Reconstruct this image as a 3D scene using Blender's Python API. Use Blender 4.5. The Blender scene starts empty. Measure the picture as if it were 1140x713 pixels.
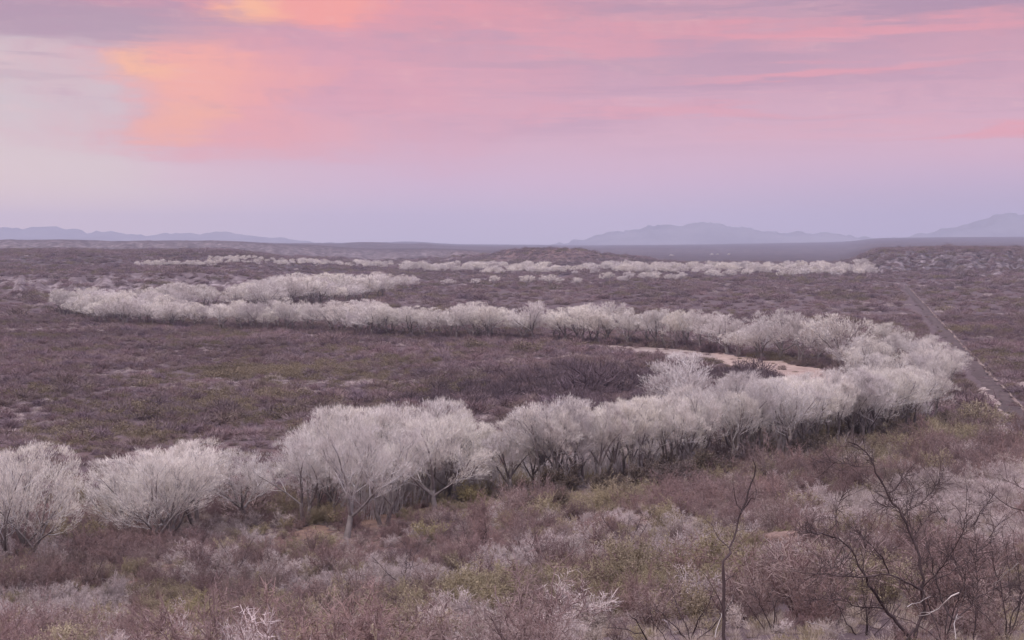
import bpy, math, random
import numpy as np
from mathutils import Vector

R = np.random.default_rng(7)
scene = bpy.context.scene
col = scene.collection
FPX, CX, CY, HOR = 1583.0, 570.0, 356.5, 270.0          # photo pixels (1140 wide)
EYE = 45.0
PITCH = math.atan((CY - HOR) / FPX)

# ------------------------------------------------------------------ noise
def vnoise(x, y, seed=0):
    x = np.asarray(x, float); y = np.asarray(y, float)
    xi = np.floor(x).astype(np.int64); yi = np.floor(y).astype(np.int64)
    xf = x - xi; yf = y - yi
    def h(a, b):
        n = (a * 374761393 + b * 668265263 + seed * 974634777) & 0x7fffffff
        n = ((n ^ (n >> 13)) * 1274126177) & 0x7fffffff
        n = (n ^ (n >> 16)) & 0xffff
        return n / 65535.0
    u = xf * xf * (3 - 2 * xf); v = yf * yf * (3 - 2 * yf)
    return (h(xi, yi) * (1 - u) + h(xi + 1, yi) * u) * (1 - v) + (h(xi, yi + 1) * (1 - u) + h(xi + 1, yi + 1) * u) * v

def fbm(x, y, seed=0, o=4):
    s = 0; a = .5; t = 0
    for k in range(o):
        s = s + a * vnoise(x * 2 ** k, y * 2 ** k, seed + k * 17); t += a; a *= .5
    return s / t

def sstep(a, b, x):
    t = np.clip((np.asarray(x, float) - a) / (b - a), 0, 1)
    return t * t * (3 - 2 * t)

# ------------------------------------------------------------------ terrain
LEFT = ([0, 8, 20, 40, 60, 80, 120, 160, 200, 240, 290], [43.3, 41.6, 37.3, 31.4, 26.8, 22.2, 13.2, 6.5, 2.2, .4, 0])
RIGHT = ([0, 8, 20, 40, 60, 80, 120, 160, 200, 250, 300, 350, 420], [43.3, 42.0, 38.6, 33.3, 29.4, 26.4, 20.4, 15.4, 11, 6, 2.6, .6, 0])

def polar(x, y):
    r = np.hypot(x, y)
    az = np.clip(np.arctan2(x, y), -1.2, 1.2)
    return r, CX + FPX * np.tan(az)

def ridges(x, y):
    """far relief: height and how pale (eroded) the ground is"""
    r, u = polar(x, y)
    un = x / np.maximum(r, 1.0) * 1583.0                      # steady lateral coordinate
    h = np.zeros_like(r); pale = np.zeros_like(r)
    def mesa(w, d0, d1, top, gscale, gamp, pk, seed):
        nonlocal h, pale
        g = (fbm(un / gscale, r / (d0 * .5), seed, 5) - .5) * 1.3 * gamp
        t = (r - d0 - g) / (d1 - d0)
        s = np.clip(t, 0, 1); s = s * s * (3 - 2 * s)
        h += top * w * s * (.86 + .3 * fbm(un / 60, r / 900, seed + 3))
        band = np.exp(-((t - .45) / .45) ** 2)
        pale = np.maximum(pale, w * band * pk * (.25 + .75 * sstep(.35, .7, fbm(un / (gscale * .22), r / (d0 * .02), seed + 9))))
    mesa(1 - sstep(250, 330, u), 1230, 1480, 14, 14, 190, 1.0, 11)
    mesa(1 - sstep(330, 430, u), 1750, 2300, 13, 30, 250, .12, 21)
    mesa((1 - sstep(480, 640, u)) * (1 - .65 * sstep(4800, 7000, r)), 3150, 4200, 23, 16, 700, .9, 31)
    mesa(sstep(930, 985, u), 1950, 2450, 29, 16, 420, .95, 41)
    mesa(sstep(860, 1080, u), 1480, 1700, 3, 20, 150, .35, 51)
    mesa(np.ones_like(r), 5200, 8000, 12, 25, 1200, .25, 61)
    h += sstep(7000, 13500, r) * (2 + 46 * sstep(640, 1100, u))
    h += sstep(5200, 7500, r) * 34 * sstep(300, 430, u) * (1 - sstep(470, 520, u)) * fbm(un / 40, r / 4000, 77)
    for (cu, cd, sa, sd, ht, se) in ((582, 3050, 42, 230, 25, 1), (640, 2900, 46, 240, 27, 2), (520, 3350, 70, 300, 14, 3), (705, 2950, 34, 180, 11, 4)):
        b = np.exp(-((un - (cu - CX)) / sa) ** 2 - ((r - cd) / sd) ** 2)
        h += ht * b * (.75 + .5 * fbm(un / 12, r / 160, 80 + se))
        pale = np.maximum(pale, .28 * b * sstep(.5, .65, fbm(un / 7, r / 90, 90 + se)))
    h += sstep(2200, 6000, r) * 4 * (fbm(x / 500, y / 500, 101) - .4)
    return h, pale

def H(x, y):
    x = np.asarray(x, float); y = np.asarray(y, float)
    r, u = polar(x, y)
    w = sstep(260, 1010, u)
    near = (1 - w) * np.interp(r, *LEFT) + w * np.interp(r, *RIGHT)
    near = near + (fbm(x / 22, y / 22, 5, 3) - .5) * 1.5 * sstep(14, 50, r) * (1 - sstep(260, 420, r))
    near = near + (fbm(x / 70, y / 70, 6, 3) - .5) * 1.2 * sstep(300, 600, r)
    h, _ = ridges(x, y)
    return near + h

def ray(px, py):
    dx, dv = (px - CX) / FPX, -(py - CY) / FPX
    c, s = math.cos(PITCH), math.sin(PITCH)
    v = Vector((dx, c + s * dv, -s + c * dv)); return v.normalized()

def ground_at(px, py):
    """the point of the ground that the photo shows at a pixel"""
    v = ray(px, py)
    t = np.geomspace(15, 9000, 3000)
    X, Y, Z = v.x * t, v.y * t, EYE + v.z * t
    below = np.nonzero(Z <= H(X, Y))[0]
    i = below[0] if len(below) else len(t) - 1
    return float(X[i]), float(Y[i])

def at_depth(px, py, d):
    v = ray(px, py); k = d / v.y
    return Vector((v.x * k, d, EYE + v.z * k))

def to_px(x, y, z):
    c, s = math.cos(PITCH), math.sin(PITCH)
    dz = np.asarray(z) - EYE
    f = y * c - dz * s; up = y * s + dz * c
    return CX + FPX * x / f, CY - FPX * up / f

# ------------------------------------------------------------------ materials
def mat(name):
    m = bpy.data.materials.new(name); m.use_nodes = True
    nt = m.node_tree; b = nt.nodes['Principled BSDF']
    b.inputs['Roughness'].default_value = .9
    b.inputs['Specular IOR Level'].default_value = .12
    return m, nt, b

def N(nt, kind, **kw):
    n = nt.nodes.new(kind)
    for k, v in kw.items():
        if k.startswith('i_'): n.inputs[k[2:].replace('_', ' ')].default_value = v
        elif k.startswith('n'): n.inputs[int(k[1:])].default_value = v
        else: setattr(n, k, v)
    return n

def mixc(nt, fac, a, b, blend='MIX'):
    n = nt.nodes.new('ShaderNodeMix'); n.data_type = 'RGBA'; n.blend_type = blend
    for sock, v in ((n.inputs[0], fac), (n.inputs[6], a), (n.inputs[7], b)):
        if hasattr(v, 'node'): nt.links.new(v, sock)
        elif isinstance(v, (int, float)): sock.default_value = v
        else: sock.default_value = (*v, 1) if len(v) == 3 else v
    return n.outputs[2]

def mth(nt, op, a, b=None, c=None, clamp=False):
    n = nt.nodes.new('ShaderNodeMath'); n.operation = op; n.use_clamp = clamp
    for i, v in enumerate((a, b, c)):
        if v is None: continue
        if hasattr(v, 'node'): nt.links.new(v, n.inputs[i])
        else: n.inputs[i].default_value = v
    return n.outputs[0]

def mrange(nt, v, a, b, c=0.0, d=1.0):
    n = nt.nodes.new('ShaderNodeMapRange'); n.interpolation_type = 'SMOOTHSTEP'
    nt.links.new(v, n.inputs[0])
    for i, q in enumerate((a, b, c, d)): n.inputs[i + 1].default_value = q
    return n.outputs[0]

def noise(nt, vec, scale, detail=4, rough=.55):
    n = N(nt, 'ShaderNodeTexNoise', i_Scale=scale, i_Detail=detail, i_Roughness=rough)
    if vec is not None: nt.links.new(vec, n.inputs['Vector'])
    return n.outputs['Fac']

def plant_mat(name, cols, patch=.02, spread=.5):
    """colour of the species, varied from plant to plant and in broad drifts over the ground"""
    m, nt, b = mat(name)
    info = N(nt, 'ShaderNodeObjectInfo'); geo = N(nt, 'ShaderNodeNewGeometry')
    r = N(nt, 'ShaderNodeValToRGB')
    nt.links.new(info.outputs['Random'], r.inputs[0])
    e = r.color_ramp.elements
    while len(e) < len(cols): e.new(.5)
    for i, c in enumerate(cols):
        e[i].position = i / (len(cols) - 1); e[i].color = (*c, 1)
    z = mrange(nt, noise(nt, geo.outputs['Position'], patch, 3), .3, .7, 1 - spread * .5, 1 + spread * .5)
    f = mrange(nt, noise(nt, geo.outputs['Position'], .9, 2), .25, .75, .8, 1.2)
    c = mixc(nt, 1.0, r.outputs[0], (1, 1, 1), 'MULTIPLY')
    sc = N(nt, 'ShaderNodeVectorMath', operation='SCALE'); nt.links.new(c, sc.inputs[0])
    nt.links.new(mth(nt, 'MULTIPLY', z, f), sc.inputs['Scale'])
    nt.links.new(sc.outputs[0], b.inputs['Base Color'])
    return m

M = {}
M['twig'] = plant_mat('pale_cottonwood_twigs', [(.62, .565, .55), (.74, .68, .63), (.82, .765, .685), (.69, .635, .61), (.77, .715, .64), (.57, .51, .50)], .015, .2)
M['limb'] = plant_mat('pale_cottonwood_bark', [(.40, .37, .37), (.52, .485, .47)], .3, .3)
M['trunk'] = plant_mat('dark_furrowed_bark', [(.15, .125, .12), (.24, .21, .20)], .6, .4)
M['mesq'] = plant_mat('mesquite_twigs', [(.19, .128, .138), (.235, .162, .165), (.20, .150, .130), (.27, .205, .21), (.165, .118, .140)], .012, .5)
M['red'] = plant_mat('reddish_twigs', [(.20, .132, .13), (.25, .168, .153), (.18, .126, .125), (.29, .22, .20)], .03, .5)
M['grey'] = plant_mat('pale_dry_twigs', [(.50, .42, .405), (.42, .345, .33), (.53, .45, .43), (.39, .325, .285)], .03, .4)
M['olive'] = plant_mat('olive_leaves', [(.275, .225, .145), (.33, .275, .18), (.24, .19, .14), (.38, .32, .22)], .03, .4)
M['olive_scrub'] = plant_mat('olive_scrub', [(.18, .142, .10), (.215, .17, .115), (.16, .125, .10)], .02, .4)
M['thicket'] = plant_mat('dark_thicket_twigs', [(.115, .084, .098), (.15, .108, .118), (.13, .096, .102)], .02, .3)
M['yellow'] = plant_mat('yellow_green_leaves', [(.30, .255, .14), (.36, .30, .17)], .1, .3)
M['dark'] = plant_mat('dark_mesquite_bark', [(.065, .047, .050), (.095, .070, .070)], .8, .4)
M['straw'] = plant_mat('straw_grass', [(.46, .38, .31), (.36, .29, .25), (.53, .45, .40)], .03, .4)
M['bleach'] = plant_mat('bleached_wood', [(.44, .39, .37), (.50, .45, .42)], .8, .3)

def soil(name, dark, mid, pale, sc, attr=False):
    m, nt, b = mat(name)
    geo = N(nt, 'ShaderNodeNewGeometry'); P = geo.outputs['Position']
    a = noise(nt, P, sc, 6, .6); g = noise(nt, P, sc * 9, 4, .6); z = noise(nt, P, sc * .11, 4, .5)
    c = mixc(nt, mrange(nt, a, .35, .65), dark, mid)
    c = mixc(nt, mrange(nt, g, .56, .74, 0, .8), c, pale)
    c = mixc(nt, mrange(nt, z, .42, .66, 0, .5), c, dark)
    if attr:
        at = N(nt, 'ShaderNodeAttribute', attribute_name='pale')
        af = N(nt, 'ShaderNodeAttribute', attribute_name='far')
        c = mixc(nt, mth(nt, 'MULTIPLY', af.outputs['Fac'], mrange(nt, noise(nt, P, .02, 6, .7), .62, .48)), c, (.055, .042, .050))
        rough = mrange(nt, noise(nt, P, .07, 6, .75), .44, .60)
        c = mixc(nt, mth(nt, 'MULTIPLY', at.outputs['Fac'], rough), c, (.36, .30, .295))
        at2 = N(nt, 'ShaderNodeAttribute', attribute_name='red')
        c = mixc(nt, at2.outputs['Fac'], c, (.26, .13, .085))
    bp = N(nt, 'ShaderNodeBump', i_Strength=.5, i_Distance=.15)
    nt.links.new(g, bp.inputs['Height']); nt.links.new(bp.outputs[0], b.inputs['Normal'])
    nt.links.new(c, b.inputs['Base Color'])
    return m
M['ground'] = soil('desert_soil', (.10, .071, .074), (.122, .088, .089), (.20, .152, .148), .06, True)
M['sand'] = soil('pink_river_sand', (.30, .215, .185), (.45, .345, .29), (.54, .44, .385), .16)
M['gravel'] = soil('pale_gravel', (.24, .185, .165), (.36, .29, .26), (.46, .39, .36), .12)
M['orange'] = soil('orange_soil', (.19, .125, .10), (.26, .17, .13), (.36, .27, .225), .8)
M['track'] = soil('packed_brown_dirt', (.07, .05, .05), (.115, .084, .080), (.19, .145, .135), .35)
M['berm'] = soil('pale_track_edge', (.17, .12, .11), (.30, .23, .20), (.46, .38, .33), .06)
M['rock'] = soil('orange_rock', (.20, .135, .115), (.30, .205, .165), (.42, .33, .29), 3.2)
M['far'] = soil('mountain_rock', (.155, .15, .165), (.215, .203, .213), (.275, .26, .26), .002)

# ------------------------------------------------------------------ mesh building
class MB:
    def __init__(s): s.v = []; s.f3 = []; s.f4 = []; s.n = 0
    def add(s, v, f3=None, f4=None):
        v = np.asarray(v, float)
        if f3 is not None and len(f3): s.f3.append(np.asarray(f3) + s.n)
        if f4 is not None and len(f4): s.f4.append(np.asarray(f4) + s.n)
        s.v.append(v); s.n += len(v)
    def tube(s, pts, rad, k=4):
        pts = np.asarray(pts, float); n = len(pts); rad = np.broadcast_to(np.asarray(rad, float), (n,))
        t = np.gradient(pts, axis=0); t /= np.linalg.norm(t, axis=1)[:, None] + 1e-9
        ref = np.array([.31, .95, .05]) if abs(t[:, 2]).mean() > .6 else np.array([.05, .1, .99])
        a = np.cross(t, ref); a /= np.linalg.norm(a, axis=1)[:, None] + 1e-9
        b = np.cross(t, a)
        ang = np.arange(k) * 2 * math.pi / k
        ring = pts[:, None, :] + rad[:, None, None] * (a[:, None, :] * np.cos(ang)[None, :, None] + b[:, None, :] * np.sin(ang)[None, :, None])
        i = np.arange(n - 1)[:, None] * k; j = np.arange(k)[None, :]; j2 = (j + 1) % k
        f = np.stack([i + j, i + j2, i + k + j2, i + k + j], -1).reshape(-1, 4)
        v = ring.reshape(-1, 3)
        caps = [[(n - 1) * k + q, (n - 1) * k + q + 1, (n - 1) * k] for q in range(1, k - 1)]
        s.add(v, np.array(caps) if caps else None, f)
    def blades(s, p, d, L, w, rng, bend=0):
        """fine twigs: slim tapering slivers of given base, direction, length and width"""
        p = np.asarray(p); n = len(p)
        d = d / (np.linalg.norm(d, axis=1)[:, None] + 1e-9)
        q = rng.normal(size=(n, 3)); sd = np.cross(d, q); sd /= np.linalg.norm(sd, axis=1)[:, None] + 1e-9
        L = np.broadcast_to(L, (n,))[:, None]; w = np.broadcast_to(w, (n,))[:, None]
        v = np.stack([p - sd * w * .5, p + sd * w * .5, p + d * L + sd * w * .1 * 0], 1).reshape(-1, 3)
        s.add(v, np.arange(n * 3).reshape(-1, 3))
    def leaves(s, p, size, rng):
        p = np.asarray(p); n = len(p)
        a = rng.normal(size=(n, 3)); a /= np.linalg.norm(a, axis=1)[:, None]
        b = np.cross(a, rng.normal(size=(n, 3))); b /= np.linalg.norm(b, axis=1)[:, None]
        z = np.broadcast_to(size, (n,))[:, None]
        v = np.stack([p - a * z, p + b * z * .45, p + a * z, p - b * z * .45], 1).reshape(-1, 3)
        s.add(v, None, np.arange(n * 4).reshape(-1, 4))
    def mesh(s, name, m, smooth=False):
        me = bpy.data.meshes.new(name)
        v = np.concatenate(s.v)
        f3 = np.concatenate(s.f3) if s.f3 else np.zeros((0, 3), int)
        f4 = np.concatenate(s.f4) if s.f4 else np.zeros((0, 4), int)
        me.vertices.add(len(v)); me.vertices.foreach_set('co', v.astype(np.float32).ravel())
        nl = len(f3) * 3 + len(f4) * 4
        me.loops.add(nl); me.loops.foreach_set('vertex_index', np.concatenate([f3.ravel(), f4.ravel()]).astype(np.int32))
        me.polygons.add(len(f3) + len(f4))
        st = np.concatenate([np.arange(len(f3)) * 3, len(f3) * 3 + np.arange(len(f4)) * 4]).astype(np.int32)
        me.polygons.foreach_set('loop_start', st)
        if smooth: me.polygons.foreach_set('use_smooth', np.ones(len(st), bool))
        me.update(calc_edges=True); me.materials.append(m)
        return me

def link(name, data, parent=None):
    o = bpy.data.objects.new(name, data); col.objects.link(o)
    if parent: o.parent = parent
    return o

def tag(o, label=None, cat=None, group=None, kind=None):
    for k, v in (('label', label), ('category', cat), ('group', group), ('kind', kind)):
        if v: o[k] = v
    return o

def unit(v): return v / (np.linalg.norm(v) + 1e-9)

# ------------------------------------------------------------------ plants
def cottonwood(seed, height, spread, stems, fork, twigs, width, low=0.0, k=5, rx=.5, tl=1.0, lean_hi=.5):
    """a leafless cottonwood: dark trunk, pale ascending limbs, a haze of fine twigs; returns (trunk, limbs, twigs) builders"""
    rg = np.random.default_rng(seed)
    tr, li, tw = MB(), MB(), MB()
    def grow(p, d, L, r0, r1, n, wob, up, to, kk):
        pts = [p.copy()]
        for i in range(n):
            d = unit(d + rg.normal(size=3) * wob + np.array([0, 0, up]))
            p = p + d * L / n; pts.append(p.copy())
        to.tube(pts, np.linspace(r0, r1, n + 1), kk)
        return np.array(pts), d
    def along(pts, t):
        q = t * (len(pts) - 1); i = min(int(q), len(pts) - 2); f = q - i
        return pts[i] * (1 - f) + pts[i + 1] * f, unit(pts[i + 1] - pts[i])
    def dev(d, ang, az):
        a = unit(np.cross(d, [.3, .2, .93])); b = np.cross(d, a)
        return unit(d * math.cos(ang) + (a * math.cos(az) + b * math.sin(az)) * math.sin(ang))
    P, D, Ls = [], [], []
    def spray(pts, n, lo, Lm):
        for _ in range(n):
            q, d = along(pts, rg.uniform(lo, 1))
            dd = dev(d, rg.uniform(.15, 1.0), rg.uniform(0, 6.28)) + np.array([0, 0, .28])
            L = Lm * rg.uniform(.55, 1.2)
            q = q + rg.normal(size=3) * Hh * .017
            P.append(q); D.append(dd); Ls.append(L)
            dd = unit(dd)
            for _ in range(3):
                f = rg.uniform(.15, .8)
                P.append(q + dd * L * f); D.append(dev(dd, rg.uniform(.3, .7), rg.uniform(0, 6.28)) + np.array([0, 0, .2])); Ls.append(L * rg.uniform(.4, .65))
    Hh = height
    for sidx in range(stems):
        az0 = sidx * 6.28 / stems + rg.uniform(0, 1)
        lean = rg.uniform(.03, .12) if stems == 1 else rg.uniform(.3, 1) * lean_hi
        d0 = np.array([math.sin(lean) * math.cos(az0), math.sin(lean) * math.sin(az0), math.cos(lean)])
        base = np.array([math.cos(az0), math.sin(az0), 0]) * (.0 if stems == 1 else .35) + np.array([0, 0, -.4])
        R0 = Hh * .021 * (1 if stems == 1 else .72)
        pts, d = grow(base, d0, Hh * fork * rg.uniform(.85, 1.15) + .4, R0 * 1.15, R0 * .72, 5, .06, .03, tr, k + 2)
        nl = int(rg.integers(4, 6)) if stems == 1 else 4 if stems > 3 else 3
        for i in range(nl):
            az = az0 + i * 6.28 / nl + rg.uniform(-.4, .4)
            tilt = rg.uniform(.16, .95) * spread
            if i == 0: tilt *= .3
            if i == nl - 1: tilt = rg.uniform(.85, 1.15) * spread
            dl = unit(np.array([math.sin(tilt) * math.cos(az), math.sin(tilt) * math.sin(az), math.cos(tilt)]) + d * .25)
            st, _ = along(pts, rg.uniform(.72, 1.0))
            L1 = Hh * (.62 - .10 * tilt) * rg.uniform(.85, 1.08)
            lp, ld = grow(st, dl, L1, R0 * .55, R0 * .14, 7, .09, .035, tr, k)
            for j in range(7):
                t = .22 + .78 * (j + rg.uniform(0, .9)) / 7
                q, qd = along(lp, min(t, 1))
                d2 = dev(qd, rg.uniform(.4, .85), j * 2.4 + rg.uniform(-.5, .5))
                if d2[2] < -.1 - low: d2[2] *= -.4
                L2 = Hh * .27 * (1.15 - .5 * t) * rg.uniform(.8, 1.25)
                p2, e2 = grow(q, d2, L2, R0 * .20, R0 * .06, 5, .12, .05, li, 4)
                spray(p2, max(2, int(twigs * .6)), .35, Hh * .062 * tl)
                for m in range(6):
                    t3 = .25 + .75 * (m + rg.uniform(0, .9)) / 6
                    q3, qd3 = along(p2, min(t3, 1))
                    d3 = dev(qd3, rg.uniform(.35, .8), m * 2.4 + rg.uniform(-.5, .5))
                    p3, e3 = grow(q3, d3, Hh * .125 * (1.1 - .4 * t3) * rg.uniform(.8, 1.2), R0 * .075, R0 * .03, 3, .14, .10, li, 3)
                    spray(p3, twigs, .1, Hh * .058 * tl)
            spray(lp[3:], twigs, .5, Hh * .062 * tl)
    P = np.array(P); D = np.array(D); Ls = np.array(Ls)
    # the crown keeps to an uneven dome
    rr = np.percentile(np.hypot(P[:, 0], P[:, 1]), 93); zt = np.percentile(P[:, 2], 98.5)
    lob = rg.normal(size=(9, 3)); lob[:, 2] = np.abs(lob[:, 2]) * .8; lob /= np.linalg.norm(lob, axis=1)[:, None]
    def shape(v):
        v = v * np.array([rx * Hh / rr, rx * Hh / rr, Hh / zt])
        cen = np.array([0, 0, Hh * .46]); rad = np.array([rx * Hh, rx * Hh, Hh * .54])
        q = (v - cen) / rad; rho = np.linalg.norm(q, axis=1) + 1e-6
        dirn = q / rho[:, None]
        lim = .80 + .17 * sstep(.78, .97, (dirn @ lob.T).max(1))
        new = np.where(rho > lim, lim + (rho - lim) * .38, rho)
        keep = sstep(0, Hh * .25, v[:, 2])[:, None]
        return v * (1 - keep) + (cen + dirn * new[:, None] * rad) * keep
    P2 = shape(P); k_ = Hh / np.percentile(P2[:, 2], 99.5)
    out_ = (P2 - np.array([0, 0, Hh * .25])); out_ /= np.linalg.norm(out_, axis=1)[:, None] + 1e-6
    D = D / (np.linalg.norm(D, axis=1)[:, None] + 1e-6) + out_ * .55 + np.array([0, 0, .30])
    tw.blades(P2 * np.array([1, 1, k_]), D, Ls, width * rg.uniform(.7, 1.3, len(P)), rg)
    for b in (tr, li):
        b.v = [shape(v) * np.array([1, 1, k_]) for v in b.v]
    return tr, li, tw

def twig_dome(seed, r, h, n, width, L, stems=7, hollow=.35, flat=.0, up=.35, m='red', leaf=0, leafsize=.05, lump=.35):
    """a bush: stems from the root, fine twigs through an uneven dome, leaves if it has them"""
    rg = np.random.default_rng(seed)
    b = MB()
    lumps = rg.normal(size=(5, 3)); lumps[:, 2] = np.abs(lumps[:, 2]); lumps /= np.linalg.norm(lumps, axis=1)[:, None]
    d = rg.normal(size=(n, 3)); d[:, 2] = np.abs(d[:, 2]) * 1.05 - .12; d /= np.linalg.norm(d, axis=1)[:, None]
    k = (d @ lumps.T).max(1)
    env = (1 - lump) + lump * sstep(.55, 1.0, k) + rg.normal(size=n) * .06
    rad = env * (hollow + (1 - hollow) * rg.uniform(0, 1, n) ** .5)
    p = d * rad[:, None] * np.array([r, r, h]); p[:, 2] = np.maximum(p[:, 2], .02)
    out = d + np.array([0, 0, up]) + rg.normal(size=(n, 3)) * .38
    LL = L * rg.uniform(.5, 1.3, n)
    b.blades(p - unit(out) * 0 - out / np.linalg.norm(out, axis=1)[:, None] * LL[:, None] * .5, out, LL, width * rg.uniform(.6, 1.5, n), rg)
    for i in range(stems):
        e = lumps[i % 5] * .5 + rg.normal(size=3) * .35; e[2] = abs(e[2]) + .35; e = unit(e)
        tip = e * np.array([r, r, h]) * rg.uniform(.7, .98)
        mid = tip * .5 + rg.normal(size=3) * .1 * r
        pts = np.array([[0, 0, -.15], tip * .22 * np.array([.8, .8, 1.1]), mid, tip * .8, tip])
        b.tube(pts, np.array([1, .8, .55, .3, .12]) * max(width * 1.3, .014 * h), 3)
    if leaf:
        dl = rg.normal(size=(leaf, 3)); dl[:, 2] = np.abs(dl[:, 2]) - .1; dl /= np.linalg.norm(dl, axis=1)[:, None]
        kk = (dl @ lumps.T).max(1)
        cl = rg.normal(size=(leaf // 12 + 1, 3)) * .11
        e2 = ((1 - lump) + lump * sstep(.55, 1, kk)) * (.45 + .55 * rg.uniform(0, 1, leaf) ** .4)
        q = dl * e2[:, None] * np.array([r, r, h]) + np.repeat(cl, 12, 0)[:leaf] * r
        q[:, 2] = np.maximum(q[:, 2], .03)
        b.leaves(q, leafsize * rg.uniform(.6, 1.4, leaf), rg)
    return b

def tuft(seed, r, h, n, width):
    rg = np.random.default_rng(seed); b = MB()
    a = rg.uniform(0, 6.28, n); q = rg.uniform(0, 1, n) ** .5
    p = np.stack([np.cos(a) * q * r * .55, np.sin(a) * q * r * .55, np.full(n, -.05)], 1)
    d = np.stack([np.cos(a) * q * r, np.sin(a) * q * r, np.full(n, h)], 1) + rg.normal(size=(n, 3)) * .16 * h
    b.blades(p, d, h * rg.uniform(.6, 1.2, n), width, rg)
    return b

# ------------------------------------------------------------------ ground sheet
def grid_mesh(name, radii, azs, m, closed):
    rr, aa = np.meshgrid(radii, azs, indexing='ij')
    x = rr * np.sin(aa); y = rr * np.cos(aa); z = H(x, y)
    _, pale = ridges(x, y)
    v = np.stack([x, y, z], -1).reshape(-1, 3)
    nr, na = rr.shape
    i = np.arange(nr - 1)[:, None] * na; j = np.arange(na if closed else na - 1)[None, :]; j2 = (j + 1) % na
    f = np.stack([i + j, i + na + j, i + na + j2, i + j2], -1).reshape(-1, 4)
    b = MB(); b.add(v, None, f)
    cen = len(v)
    b.add(np.array([[0, 0, float(H(0., 0.))]]))
    jj = np.arange(na); b.f3.append(np.stack([np.full(na, cen), jj, (jj + 1) % na], -1))
    me = b.mesh(name, m, True)
    px, py = to_px(x, np.maximum(y, 1), z)
    red = .3 * sstep(.52, .66, fbm(x / 16, y / 16, 301)) * (1 - sstep(230, 380, rr))
    red = red + .42 * np.exp(-((x / rr * 1583 - 45) / 95) ** 2 - ((rr - 3000) / 380) ** 2)
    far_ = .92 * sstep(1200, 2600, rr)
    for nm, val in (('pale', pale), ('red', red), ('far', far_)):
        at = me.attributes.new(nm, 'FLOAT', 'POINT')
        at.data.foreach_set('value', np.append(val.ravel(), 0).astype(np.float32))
    return me
radii = np.concatenate([np.geomspace(2, 40, 90), np.geomspace(40.6, 6000, 400)[:], np.geomspace(6120, 17600, 50)])
azs = np.concatenate([np.linspace(-.5, .5, 620), np.linspace(.5, 2 * math.pi - .5, 150)[1:-1]])
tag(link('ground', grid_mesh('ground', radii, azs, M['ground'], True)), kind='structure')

# distant mountains: real ridges 24 to 34 km away
def mountain(name, profile, dist, depth, seed):
    us = np.linspace(profile[0][0], profile[-1][0], 150)
    crest = np.interp(us, [p[0] for p in profile], [p[1] for p in profile])
    crest = (HOR - crest) / FPX * dist + EYE
    ts = np.linspace(-1, 1, 41)
    U, T = np.meshgrid(us, ts, indexing='ij')
    d = dist + T * depth
    x = (U - CX) / FPX * dist; y = d
    prof = (1 - np.abs(T)) ** .8
    n = fbm(x / 500, y / 500, seed); n2 = 1 - np.abs(fbm(x / 900, y / 900, seed + 5) - .5) * 2
    wig = (vnoise(U / 9, U * 0, seed + 8) - .5) * 34 + (vnoise(U / 3.5, U * 0, seed + 9) - .5) * 24
    z = (crest[:, None] + wig * sstep(0, 60, crest[:, None])) * prof * np.where(np.abs(T) < .03, 1, .62 + .3 * n * n2 + .2 * n2) + 0
    z = np.where(np.abs(T) > .98, -.0, z)
    b = MB(); na = U.shape[1]
    i = np.arange(U.shape[0] - 1)[:, None] * na; j = np.arange(na - 1)[None, :]
    b.add(np.stack([x, y, z], -1).reshape(-1, 3), None, np.stack([i + j, i + na + j, i + na + j + 1, i + j + 1], -1).reshape(-1, 4))
    tag(link(name, b.mesh(name, M['far'], True)), kind='structure')
mountain('mountains', [(-420, 262), (-250, 258), (-120, 255), (-60, 254), (0, 254), (20, 255), (40, 252.5), (62, 252), (80, 256), (105, 259), (125, 257), (140, 261), (165, 262), (190, 261), (215, 261), (235, 257.5), (260, 259), (285, 264), (310, 264), (350, 269), (400, 274)], 16600, 1000, 3)
mountain('mountains', [(600, 274), (640, 268), (680, 260), (715, 254), (735, 250), (752, 252), (775, 248), (790, 247.5), (815, 252), (840, 257), (868, 260), (900, 258.5), (930, 260), (955, 264), (990, 269), (1010, 272)], 16200, 1000, 13)
mountain('mountains', [(930, 273), (990, 265), (1040, 257), (1065, 251), (1085, 246), (1105, 240), (1118, 237.5), (1135, 240), (1150, 241), (1180, 239), (1220, 246), (1290, 252), (1380, 262), (1460, 272)], 16400, 1000, 23)

# ------------------------------------------------------------------ sheets lying on the ground
def sheet(name, outline, m, label=None, lift=.05, seed=0, step=2.0):
    """an irregular patch of bare ground, given by its outline in the photo"""
    rg = np.random.default_rng(seed)
    g = np.array([ground_at(*p) for p in outline])
    n = len(g); pts = []
    for i in range(n):
        a, b = g[i], g[(i + 1) % n]; L = np.linalg.norm(b - a); k = max(2, int(L / step))
        for q in range(k):
            p = a + (b - a) * q / k
            pts.append(p + rg.normal(size=2) * min(step * .35, L * .08))
    pts = np.array(pts)
    import bmesh
    bm = bmesh.new()
    vs = [bm.verts.new((p[0], p[1], 0)) for p in pts]
    try: f = bm.faces.new(vs)
    except ValueError: return None, pts
    bmesh.ops.triangulate(bm, faces=[f])
    for _ in range(2):
        bmesh.ops.subdivide_edges(bm, edges=[e for e in bm.edges if e.calc_length() > step * 2], cuts=1, use_grid_fill=True)
    bmesh.ops.triangulate(bm, faces=bm.faces[:])
    for v in bm.verts: v.co.z = float(H(v.co.x, v.co.y)) + lift
    me = bpy.data.meshes.new(name); bm.to_mesh(me); bm.free(); me.materials.append(m)
    o = tag(link(name, me), kind='structure')
    return o, pts

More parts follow.
